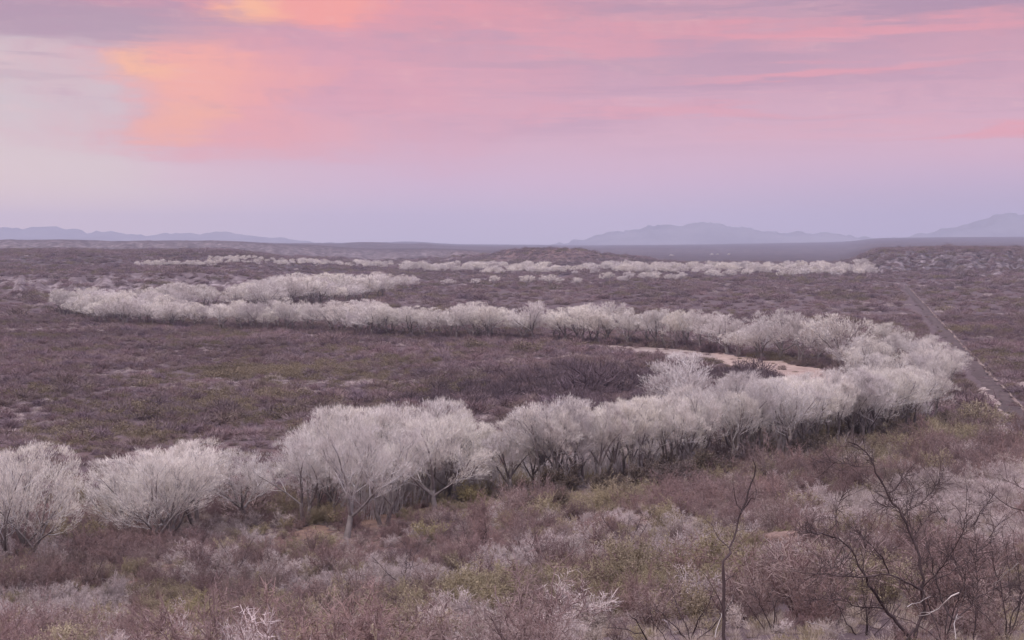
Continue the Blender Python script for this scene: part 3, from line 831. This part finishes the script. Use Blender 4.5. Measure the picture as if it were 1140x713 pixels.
bush('yellow_green_bush', ymesh, 206, 706, 62, 38, 1.25, 1.15, 'olive-yellow bush in the lower left among pale shrubs')
bush('olive_bush', omesh, 318, 581, 46, 28, 1.25, 1.15, 'dark olive thicket in the gap left of the near cottonwood belt')
bush('olive_bush', omesh, 905, 488, 80, 22, 1.25, 1.15, 'broad dark olive bush below the right part of the near belt')
bush('olive_bush', omesh, 985, 476, 76, 22, 1.25, 1.15, 'dark olive bush at the foot of the river bend trees')
bush('olive_bush', omesh, 1090, 478, 90, 22, 1.25, 1.15, 'dark bush left of the dirt track near the right edge')

# pale saplings between the trunks of the near belt
M['sapling'] = plant_mat('sapling_twigs', [(.46, .415, .42), (.54, .49, .48), (.40, .36, .37)], .1, .3)
SP = []
for q in range(4):
    rs = np.random.default_rng(970 + q); b = MB()
    for i in range(9):
        p0 = np.array([rs.normal() * .7, rs.normal() * .7, -.1]); d_ = unit(np.array([rs.normal() * .14, rs.normal() * .14, 1])); L_ = rs.uniform(3.2, 6.5)
        pts = [p0]
        for k in range(5): d_ = unit(d_ + rs.normal(size=3) * .05); pts.append(pts[-1] + d_ * L_ / 5)
        pts = np.array(pts); b.tube(pts, np.linspace(.05, .015, 6), 3)
        n_ = 46; f = rs.uniform(.25, 1, n_) * 4.99; k = f.astype(int); pp = pts[k] + (pts[k + 1] - pts[k]) * (f - k)[:, None]
        b.blades(pp, d_ + rs.normal(size=(n_, 3)) * .45, rs.uniform(.4, 1.1, n_), .03, rs)
    SP.append(b.mesh('sapling', M['sapling']))
g = np.array([ground_at(*p) for p in [(395, 588), (470, 566), (560, 550), (640, 541), (730, 527), (850, 507), (950, 487), (1030, 466)]]); cum = np.concatenate([[0], np.cumsum(np.linalg.norm(np.diff(g, axis=0), axis=1))])
n = 420; t = R.uniform(0, cum[-1], n); qx = np.interp(t, cum, g[:, 0]); qy = np.interp(t, cum, g[:, 1]); ru = R.uniform(1.5, 13, n)
qx = qx + ru * qx / np.hypot(qx, qy) + R.normal(size=n); qy = qy + ru + R.normal(size=n)
sx = R.uniform(.7, 1.15, n)
scatter('sapling_thicket', np.stack([qx, qy, H(qx, qy)], -1), R.uniform(0, 6.28, n), np.stack([sx, sx, sx], -1), R.integers(0, 4, n), bank('saplings', SP),
        'thin pale saplings crowded between the trunks of the near cottonwood belt', 'saplings')

# dense dark bushes between the slope and the near belt, each its own
M['darkbush'] = plant_mat('dark_olive_twigs', [(.125, .095, .085), (.15, .118, .092), (.11, .084, .084), (.17, .135, .10)], .05, .3)
DB = [bushy(940 + q, 1.5, 1.5, 15, 9, 9, .030, .34, 2, .045, .3).mesh('dark_bush', M['darkbush']) for q in range(4)]
gb = np.random.default_rng(55)
ln = [(545, 566, 10), (600, 560, 12), (660, 553, 12), (720, 543, 12), (780, 534, 12), (840, 524, 14), (880, 512, 16), (920, 500, 18), (960, 494, 18), (1000, 487, 20), (1040, 482, 20), (1080, 482, 18), (1120, 484, 16)]
k_ = 0
for i in range(64):
    t = gb.uniform(0, len(ln) - 1.001); a_ = int(t); f_ = t - a_
    cx_, cy_, sp_ = [ln[a_][q] * (1 - f_) + ln[a_ + 1][q] * f_ for q in range(3)]
    cy_ += gb.uniform(-.7, 1.0) * sp_
    gx_, gy_ = ground_at(cx_, cy_); sz = gb.choice([1.3, 1.6, 2.0, 2.4]) * gb.uniform(.85, 1.15)
    o = link('dark_bush', DB[int(gb.integers(4))]); o.location = (gx_, gy_, float(H(gx_, gy_)) - .1); o.rotation_euler = (0, 0, gb.uniform(0, 6.28)); o.scale = (sz * 1.25, sz * 1.25, sz * .95)
    tag(o, '%s dark rounded bush at foot of near belt, %.1f percent across, %.1f down' % ('large' if sz > 1.8 else 'small', cx_ / 11.4, cy_ / 7.13), 'bush', 'dark bushes below the near cottonwood belt')

# boulders
def boulder(px, py, wpx, hpx, lab, seed):
    import bmesh
    x, y = ground_at(px, py); bm = bmesh.new(); bmesh.ops.create_icosphere(bm, subdivisions=4, radius=1)
    for v in bm.verts:
        c = v.co.copy(); q = fbm(np.array(c.x * 1.6 + seed), np.array(c.y * 1.6 + c.z * 1.3), seed, 4)
        v.co *= .55 + .85 * float(q)
        v.co.x += .12 * math.sin(v.co.z * 9 + seed)
        v.co.z = max(v.co.z, -.35)
        if v.co.z > .55: v.co.z = .55 + (v.co.z - .55) * .3
    me = bpy.data.meshes.new('boulder'); bm.to_mesh(me); bm.free(); me.materials.append(M['rock'])
    o = link('boulder', me); k = wpx / FPX * y / 2
    o.location = (x, y, float(H(x, y)) + .1); o.scale = (k, k * .8, hpx / FPX * y); o.rotation_euler = (0, .1, seed)
    return tag(o, lab, 'rock')
boulder(873, 608, 38, 22, 'orange flat-topped boulder left of the bare dark mesquite tree', 3)
boulder(778, 628, 22, 9, 'low tan rock beside the lone dark stem', 5)
boulder(700, 634, 20, 8, 'small pale rock left of the low tan rock in the bare strip', 8)

# ------------------------------------------------------------------ bare mesquites close to the camera
def poly3(pts, d0, d1, seed):
    rg = np.random.default_rng(seed); n = len(pts); out = []
    dd = np.linspace(d0, d1, n)
    for (px, py), d in zip(pts, dd): out.append(np.array(at_depth(px, py, d + rg.uniform(-.15, .15))))
    # smooth resample with a little crookedness
    P = [out[0]]
    for a, b in zip(out[:-1], out[1:]):
        L = np.linalg.norm(b - a); k = max(2, int(L / .22))
        for i in range(1, k + 1):
            P.append(a + (b - a) * i / k + (rg.normal(size=3) * .03 if i < k else 0))
    return np.array(P)
def twigs_on(P, n, L, r, rg, mb, lo=.2, depth=2, up=.25):
    for _ in range(n):
        q = rg.uniform(lo, 1) * (len(P) - 1.001); i = min(int(q), len(P) - 2)
        p = P[i] + (P[i + 1] - P[i]) * (q - i); d = unit(P[i + 1] - P[i])
        e = unit(d * .7 + rg.normal(size=3) * .75 + [0, 0, up]); l = L * rg.uniform(.5, 1.3)
        pts = [p]
        for s_ in range(4):
            e = unit(e + rg.normal(size=3) * .25); pts.append(pts[-1] + e * l / 4)
        pts = np.array(pts); mb.tube(pts, np.linspace(r, r * .35, 5), 4)
        if depth > 1: twigs_on(pts, 4, L * .5, r * .5, rg, mb, .2, depth - 1, up)
def mesquite(stemsP, d, base_px, lab, mats, seed, ntw, Lt, r0, rt=.008, name='mesquite_tree'):
    """limbs follow the photo, spread over a real depth; twigs branch off in all directions"""
    rg = np.random.default_rng(seed)
    b0 = np.array(at_depth(*base_px, d)); gz = float(H(b0[0], b0[1]))
    tr, br, tw = MB(), MB(), MB()
    root = tag(link(name, None), lab, 'tree'); root.location = (b0[0], b0[1], gz)
    off = np.array([b0[0], b0[1], gz])
    foot = np.array([b0[0], b0[1], gz - .3])
    for q, (pts, da, db, rad, trunk) in enumerate(stemsP):
        P = poly3(pts, d + da, d + db, seed + q) 
        if trunk: P = np.concatenate([[foot, foot * .5 + P[0] * .5], P])
        P = P - off
        (tr if trunk else br).tube(P, np.linspace(rad, rad * .28, len(P)) * rg.uniform(.78, 1.25, len(P)), 7)
        twigs_on(P, int(ntw * len(P) / 12), Lt, rt, rg, tw if ntw > 30 else tr)
    link('trunk', tr.mesh('mesquite_trunk', mats[0], True), root)
    if br.n: link('branch', br.mesh('mesquite_branch', mats[0], True), root)
    if tw.n: link('twigs', tw.mesh('mesquite_twigs', mats[1], True), root)
    return root
D = M['dark']
mesquite([
    ([(1016, 716), (1004, 700), (985, 678), (970, 655), (961, 638), (948, 612), (934, 600), (915, 594), (898, 592)], 0, -1.2, .055, True),
    ([(1018, 716), (1022, 695), (1030, 678), (1026, 656), (1024, 620), (1016, 600), (1004, 575), (990, 555), (980, 534), (973, 518), (969, 510), (960, 500), (944, 492)], 0, 1.4, .060, True),
    ([(1030, 690), (1026, 657), (1008, 648), (990, 640), (965, 642), (940, 642), (920, 639), (898, 638)], .1, -1.5, .042, False),
    ([(990, 640), (982, 620), (968, 605), (955, 593)], -.2, -.9, .026, False),
    ([(1062, 690), (1048, 668), (1042, 645), (1036, 618), (1030, 605)], .4, 1.5, .040, False),
    ([(988, 549), (1000, 540), (1008, 530), (1010, 522)], .7, 1.6, .024, False),
    ([(997, 566), (982, 562), (972, 557)], .6, 0, .018, False),
    ([(970, 520), (955, 520), (935, 516), (912, 514)], 1.2, .4, .014, False),
    ([(961, 636), (963, 615), (962, 596)], -.5, .2, .018, False),
    ([(1016, 600), (1030, 580), (1042, 570)], .7, 1.5, .018, False),
    ([(1062, 690), (1075, 660), (1066, 630), (1050, 612)], .4, 2.2, .022, False),
    ([(1084, 716), (1086, 690), (1088, 650), (1086, 600)], 1.5, 2.6, .020, True),
    ([(1062, 690), (1085, 668), (1110, 655), (1136, 650)], .4, 1.6, .026, False),
    ([(1026, 656), (1050, 630), (1068, 600), (1078, 572)], .2, -1.2, .026, False),
    ([(1016, 600), (1010, 570), (1020, 546)], .7, 1.5, .016, False),
    ([(948, 612), (935, 630), (912, 641)], -.9, -1.8, .016, False),
    ([(1042, 645), (1070, 630), (1098, 602), (1118, 578)], .8, 2.0, .022, False),
    ([(934, 600), (930, 576), (938, 552)], -1.0, -.3, .016, False),
    ([(1004, 575), (1030, 556), (1050, 532)], .8, 2.0, .016, False),
    ([(985, 678), (960, 676), (930, 668), (905, 668)], 0, -1.4, .022, False),
    ([(1018, 700), (1010, 712), (990, 716)], 0, -.5, .05, False),
    ], 44, (1017, 722), 'large bare dark mesquite tree with crooked forking branches, lower right', (D, D), 61, 32, .72, .065, .010)
mesquite([
    ([(808, 722), (806, 690), (806, 650), (805, 625), (812, 610), (820, 590), (826, 568), (833, 548), (840, 530), (838, 510)], 0, .8, .042, True),
    ([(824, 572), (832, 562), (840, 556), (842, 545)], .4, .9, .016, False),
    ([(805, 650), (816, 642), (826, 634)], .1, .5, .010, False),
    ([(812, 612), (800, 600), (792, 582)], .1, .4, .012, False),
    ([(826, 568), (818, 552), (815, 534)], .4, .2, .010, False),
    ([(806, 690), (797, 660), (785, 640), (772, 624)], 0, -.7, .010, False),
    ], 30, (808, 730), 'single slender dark bare stem rising alone at lower centre right', (D, D), 62, 5, .35, .03, .006)
mesquite([
    ([(1190, 640), (1170, 600), (1150, 574), (1128, 566), (1112, 556), (1100, 548)], 0, -.6, .030, True),
    ([(1160, 585), (1140, 545), (1120, 535), (1110, 532)], 0, .8, .016, False),
    ], 40, (1196, 690), 'bare dark branch reaching in from the right photo edge', (D, D), 63, 7, .5, .03, .007)
mesquite([
    ([(722, 720), (716, 705), (708, 690), (700, 684)], 0, -.4, .035, True),
    ([(742, 720), (738, 706), (728, 694), (724, 672)], .2, .6, .022, True),
    ([(716, 705), (690, 700), (676, 698)], 0, .5, .02, False),
    ], 46, (728, 724), 'low crooked dark shrub stump at the bottom edge left of the lone stem', (D, D), 64, 10, .6, .03, .007)
for q, (px, py, hp, d, lab) in enumerate([(1120, 716, 120, 50, 'tall bare twiggy mesquite in the lower right corner'), (920, 716, 70, 52, 'small bare mesquite left of the large dark mesquite'),
        (860, 716, 60, 50, 'small bare mesquite right of the lone dark stem'), (640, 716, 46, 62, 'small bare mesquite at the bottom edge near the middle'), (260, 640, 46, 120, 'bare dark mesquite below the broad many-stemmed cottonwood'),
        (1075, 600, 70, 92, 'bare mesquite on the right slope behind the large dark one'), (450, 655, 52, 105, 'upright bare mesquite below the yellow-green bush'), (700, 610, 50, 130, 'thin bare mesquite above the bare soil strip'), (535, 620, 46, 130, 'thin grey mesquite on slope below the near belt'), (95, 660, 44, 110, 'low bare mesquite below the leftmost cottonwood'), (360, 690, 50, 90, 'dark bare mesquite left of the olive bushes near the bottom'), (1050, 718, 95, 47, 'bare twiggy mesquite just right of the large dark mesquite trunk'), (965, 718, 78, 49, 'bare twiggy mesquite under the left limb of the large dark mesquite'), (1095, 700, 100, 58, 'slender bare mesquite between the large dark one and the right corner'), (1136, 690, 110, 62, 'bare mesquite cut by the right photo edge below the reaching branch'), (985, 630, 60, 96, 'bare grey mesquite seen through the limbs of the large dark mesquite'), (770, 718, 70, 47, 'bare mesquite left of the lone dark stem at the bottom edge'), (845, 690, 56, 62, 'bare mesquite at the right foot of the lone dark stem'), (930, 665, 62, 74, 'bare mesquite between the orange boulder and the large dark mesquite')]):
    rg = np.random.default_rng(1000 + q)
    st = []
    for k in range(4):
        a = (k - 1.5) * .38 + rg.uniform(-.15, .15); L = hp * rg.uniform(.75, 1.05); pts = [(px + k - 1.5, py)]
        for j in range(1, 5):
            a += rg.uniform(-.28, .28); pts.append((pts[-1][0] + math.sin(a) * L / 4, pts[-1][1] - math.cos(a) * L / 4))
        st.append((pts, rg.uniform(-.2, .2), rg.uniform(-1.2, 1.2), .030 if d < 70 else .045, True))
    g = ground_at(px, py - 1) if d > 70 else None
    if g: d = g[1]
    mesquite(st, d, (px, py), lab, (D, M['red'] if q % 2 else D), 1100 + q, 9, hp / FPX * d * .26, .03, .009 if d < 70 else .014)
# bleached dead sticks lying on the shrubs
for q, (pts, rad, lab) in enumerate([([(1068, 660), (1055, 668), (1045, 678), (1034, 684), (1022, 686)], .022, 'pale broken branch lying across the base of the dark mesquite'),
        ([(1134, 627), (1118, 640), (1105, 650)], .016, 'pale straight dead stick near the right photo edge'), ([(1010, 676), (1024, 671), (1036, 664)], .014, 'short pale stick left of the pale broken branch'),
        ([(1064, 712), (1062, 695), (1066, 684)], .02, 'pale upright broken stub right of the dark mesquite base'), ([(898, 692), (922, 700), (940, 708)], .012, 'thin pale stick on shrubs left of the dark mesquite'),
        ([(796, 710), (800, 694), (804, 680)], .014, 'white splintered stick leaning by the lone dark stem'), ([(738, 690), (746, 700), (752, 712)], .03, 'thick bleached broken branch at the bottom edge')]):
    P = poly3(pts, 41.5, 42.4, 1300 + q); c = P.mean(0); rg = np.random.default_rng(q); b = MB()
    b.tube(P - c, np.linspace(rad, rad * .45, len(P)), 6); twigs_on(P - c, 4, .3, rad * .4, rg, b, .2, 1)
    o = link('fallen_branch', b.mesh('fallen_branch', M['bleach'], True)); o.location = c; tag(o, lab, 'branch')

# ------------------------------------------------------------------ air, sky, light, camera
HZ = 6.3e-5
x0, x1, y0, y1, z0, z1 = -18500, 18500, -18500, 18500, -6, 400
b = MB(); b.add([(x0, y0, z0), (x1, y0, z0), (x1, y1, z0), (x0, y1, z0), (x0, y0, z1), (x1, y0, z1), (x1, y1, z1), (x0, y1, z1)], None,
                [(0, 3, 2, 1), (4, 5, 6, 7), (0, 1, 5, 4), (1, 2, 6, 5), (2, 3, 7, 6), (3, 0, 4, 7)])
m = bpy.data.materials.new('haze'); m.use_nodes = True; nt = m.node_tree; nt.nodes.clear()
out = nt.nodes.new('ShaderNodeOutputMaterial'); pv = nt.nodes.new('ShaderNodeVolumePrincipled')
pv.inputs['Color'].default_value = (.655, .685, .85, 1); pv.inputs['Density'].default_value = HZ; pv.inputs['Anisotropy'].default_value = 0
nt.links.new(pv.outputs[0], out.inputs['Volume'])
tag(link('haze', b.mesh('haze', m)), 'thin blue evening haze over the valley', 'haze', None, 'stuff')

SUN_EL, SUN_AZ = math.radians(62), math.radians(215)      # soft light from high behind the camera, a little left
w = bpy.data.worlds.new('World'); scene.world = w; w.use_nodes = True
nt = w.node_tree; nt.nodes.clear()
out = nt.nodes.new('ShaderNodeOutputWorld'); bg = nt.nodes.new('ShaderNodeBackground'); nt.links.new(bg.outputs[0], out.inputs[0])
sky = nt.nodes.new('ShaderNodeTexSky'); sky.sky_type = 'NISHITA'; sky.sun_disc = False
sky.sun_elevation = SUN_EL; sky.sun_rotation = SUN_AZ; sky.altitude = 1200; sky.dust_density = 2
tc = nt.nodes.new('ShaderNodeTexCoord'); sp = nt.nodes.new('ShaderNodeSeparateXYZ')
nt.links.new(tc.outputs['Generated'], sp.inputs[0])
az = mth(nt, 'ARCTAN2', sp.outputs[0], sp.outputs[1]); el = mth(nt, 'ARCSINE', sp.outputs[2])
A = mth(nt, 'MULTIPLY', az, FPX / 570); E = mth(nt, 'MULTIPLY', el, FPX / 270)
def vec(a, b, c=0.0):
    n = nt.nodes.new('ShaderNodeCombineXYZ')
    for i, v in enumerate((a, b, c)):
        if hasattr(v, 'node'): nt.links.new(v, n.inputs[i])
        else: n.inputs[i].default_value = v
    return n.outputs[0]
def S(r, g, b): # sRGB 0-255 to linear
    return tuple((c / 255 / 12.92) if c < 10 else ((c / 255 + .055) / 1.055) ** 2.4 for c in (r, g, b))
ramp = nt.nodes.new('ShaderNodeValToRGB')
nt.links.new(mth(nt, 'MULTIPLY', E, .5), ramp.inputs[0])
stops = [(0, S(204, 192, 210)), (.06, S(214, 192, 212)), (.12, S(220, 186, 208)), (.22, S(222, 177, 194)), (.36, S(204, 160, 180)), (.46, S(182, 149, 171)), (.6, S(186, 152, 178)), (1.0, S(215, 195, 205))]
e = ramp.color_ramp.elements
while len(e) < len(stops): e.new(.5)
for i, (p, c) in enumerate(stops): e[i].position = p; e[i].color = (*c, 1)
c = ramp.outputs[0]
warp = noise(nt, vec(mth(nt, 'MULTIPLY', A, 2.6), mth(nt, 'MULTIPLY', E, 4.0), 3.1), 1.0, 8, .6)
warp2 = noise(nt, vec(mth(nt, 'MULTIPLY', A, 1.6), mth(nt, 'MULTIPLY', E, 9.0), 8.1), 1.0, 6, .6)
Aw = mth(nt, 'ADD', A, mth(nt, 'MULTIPLY', mth(nt, 'SUBTRACT', warp, .5), .34))
Ew = mth(nt, 'ADD', E, mth(nt, 'MULTIPLY', mth(nt, 'SUBTRACT', warp2, .5), .30))
# layered streaks across the cloud deck
st = noise(nt, vec(mth(nt, 'MULTIPLY', A, 1.1), mth(nt, 'MULTIPLY', mth(nt, 'ADD', Ew, mth(nt, 'MULTIPLY', A, -.06)), 7.0), 1.7), 1.0, 7, .55)
high = mrange(nt, E, .28, .62)
st2 = noise(nt, vec(mth(nt, 'MULTIPLY', A, 3.0), mth(nt, 'MULTIPLY', Ew, 19.0), 5.7), 1.0, 5, .6)
c = mixc(nt, mth(nt, 'MULTIPLY', mrange(nt, st2, .5, .7), mth(nt, 'MULTIPLY', high, .28)), c, S(240, 178, 188))
c = mixc(nt, mth(nt, 'MULTIPLY', mrange(nt, st2, .5, .3), mth(nt, 'MULTIPLY', high, .25)), c, S(172, 140, 168))
c = mixc(nt, mth(nt, 'MULTIPLY', mrange(nt, st, .50, .72), mth(nt, 'MULTIPLY', high, .55)), c, S(178, 143, 172))
c = mixc(nt, mth(nt, 'MULTIPLY', mrange(nt, st, .50, .30), mth(nt, 'MULTIPLY', mrange(nt, E, .2, .5), .45)), c, S(232, 166, 178))
# clearer pale gap on the left
gap = mth(nt, 'MULTIPLY', mrange(nt, Aw, -.58, -.80), mth(nt, 'MULTIPLY', mrange(nt, Ew, .05, .3), mrange(nt, Ew, .90, .78)))
c = mixc(nt, mth(nt, 'MULTIPLY', gap, .85), c, S(214, 203, 206))
gl = mth(nt, 'MULTIPLY', mrange(nt, A, -.1, -1.0), mrange(nt, E, .60, .15))
c = mixc(nt, mth(nt, 'MULTIPLY', gl, .8), c, S(243, 216, 208))
gr = mth(nt, 'MULTIPLY', mrange(nt, A, .0, 1.0), mrange(nt, E, .42, .1))
c = mixc(nt, mth(nt, 'MULTIPLY', gr, .6), c, S(172, 160, 190))
wisp = noise(nt, vec(mth(nt, 'MULTIPLY', A, 5.0), mth(nt, 'MULTIPLY', mth(nt, 'ADD', Ew, mth(nt, 'MULTIPLY', A, .10)), 7.0), 11.3), 1.0, 9, .62)
def ell(a0, e0, ra, re, soft=1.0, torn=1.0):
    u = mth(nt, 'DIVIDE', mth(nt, 'SUBTRACT', Aw, a0), ra); v = mth(nt, 'DIVIDE', mth(nt, 'SUBTRACT', Ew, e0), re)
    d = mth(nt, 'SQRT', mth(nt, 'ADD', mth(nt, 'MULTIPLY', u, u), mth(nt, 'MULTIPLY', v, v)))
    d = mth(nt, 'ADD', d, mth(nt, 'MULTIPLY', mth(nt, 'SUBTRACT', wisp, .5), -1.5 * torn))
    return mrange(nt, d, 1.0 + soft * .4, max(.0, 1.0 - soft * .75))
def P(px, py): return (px - 570) / 570, (270 - py) / 270
def glow(px, py, rx, ry, cc, k, soft=1.0):
    global c
    a0, e0 = P(px, py)
    c = mixc(nt, mth(nt, 'MULTIPLY', ell(a0, e0, rx / 570, ry / 270, soft), k), c, cc)
glow(350, 88, 280, 86, S(230, 162, 176), .7, 1.3)
glow(430, 12, 260, 34, S(236, 158, 168), .75, 1.0)
glow(240, 104, 104, 56, S(246, 170, 166), .88, 1.0)
glow(205, 94, 66, 48, S(252, 178, 162), .8, 1.0)
glow(310, 146, 120, 26, S(240, 168, 172), .6, 1.2)
glow(325, 14, 112, 28, S(250, 164, 156), .9, .7)
glow(272, 14, 42, 26, S(255, 192, 154), .8, 1.0)
glow(172, 84, 36, 24, S(255, 192, 156), .75, 1.0)
glow(208, 136, 46, 22, S(254, 182, 154), .65, 1.0)
for (px, py, rx, ry, k) in ((900, 42, 330, 13, .7), (930, 84, 150, 7, .6), (760, 132, 170, 7, .45), (1100, 160, 110, 6, .7), (640, 56, 160, 8, .4)):
    glow(px, py, rx, ry, S(238, 160, 170), k, 1.0)
for (px, py, rx, ry, k) in ((100, 38, 190, 24, .9), (60, 78, 40, 2.2, .35), (60, 100, 70, 5, .25), (700, 75, 240, 8, .3)):
    glow(px, py, rx, ry, S(182, 154, 174), k, 1.0)
fine = noise(nt, vec(mth(nt, 'MULTIPLY', A, 9.0), mth(nt, 'MULTIPLY', mth(nt, 'ADD', Ew, mth(nt, 'MULTIPLY', A, .12)), 16.0), 21.3), 1.0, 8, .65)
c = mixc(nt, mth(nt, 'MULTIPLY', mrange(nt, fine, .50, .74), mth(nt, 'MULTIPLY', mrange(nt, E, .30, .6), .42)), c, S(196, 154, 178))
c = mixc(nt, mth(nt, 'MULTIPLY', mrange(nt, fine, .46, .24), mth(nt, 'MULTIPLY', mrange(nt, E, .30, .6), .22)), c, S(246, 200, 196))
# overhead, out of view: brightness added to lift the land, clear-sky blue mixed in
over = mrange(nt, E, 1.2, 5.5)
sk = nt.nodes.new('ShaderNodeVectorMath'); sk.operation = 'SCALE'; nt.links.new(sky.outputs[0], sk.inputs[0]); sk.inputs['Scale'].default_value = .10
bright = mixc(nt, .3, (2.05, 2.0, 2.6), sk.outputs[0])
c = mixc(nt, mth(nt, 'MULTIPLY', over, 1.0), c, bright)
low = mrange(nt, E, -.25, -.9)
c = mixc(nt, low, c, (.10, .08, .085))
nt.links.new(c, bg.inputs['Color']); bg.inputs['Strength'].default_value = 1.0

sl = bpy.data.lights.new('sun', 'SUN'); sl.energy = 1.5; sl.angle = math.radians(25); sl.color = (1, .86, .66)
so = link('sun', sl)
so.rotation_euler = Vector((math.sin(SUN_AZ) * math.cos(SUN_EL), math.cos(SUN_AZ) * math.cos(SUN_EL), math.sin(SUN_EL))).to_track_quat('Z', 'Y').to_euler()

cam = bpy.data.cameras.new('camera'); cam.sensor_width = 36; cam.lens = FPX / 1140 * 36
cam.clip_start = .5; cam.clip_end = 120000
co = link('camera', cam); co.location = (0, 0, EYE); co.rotation_euler = (math.pi / 2 - PITCH, 0, 0)
scene.camera = co
scene.view_settings.view_transform = 'Standard'; scene.view_settings.look = 'None'
scene.view_settings.exposure = 0; scene.view_settings.gamma = 1
scene.cycles.use_denoising = True; scene.cycles.denoising_prefilter = 'ACCURATE'
scene.cycles.max_bounces = 5; scene.cycles.diffuse_bounces = 3; scene.cycles.volume_bounces = 1
scene.cycles.transparent_max_bounces = 8
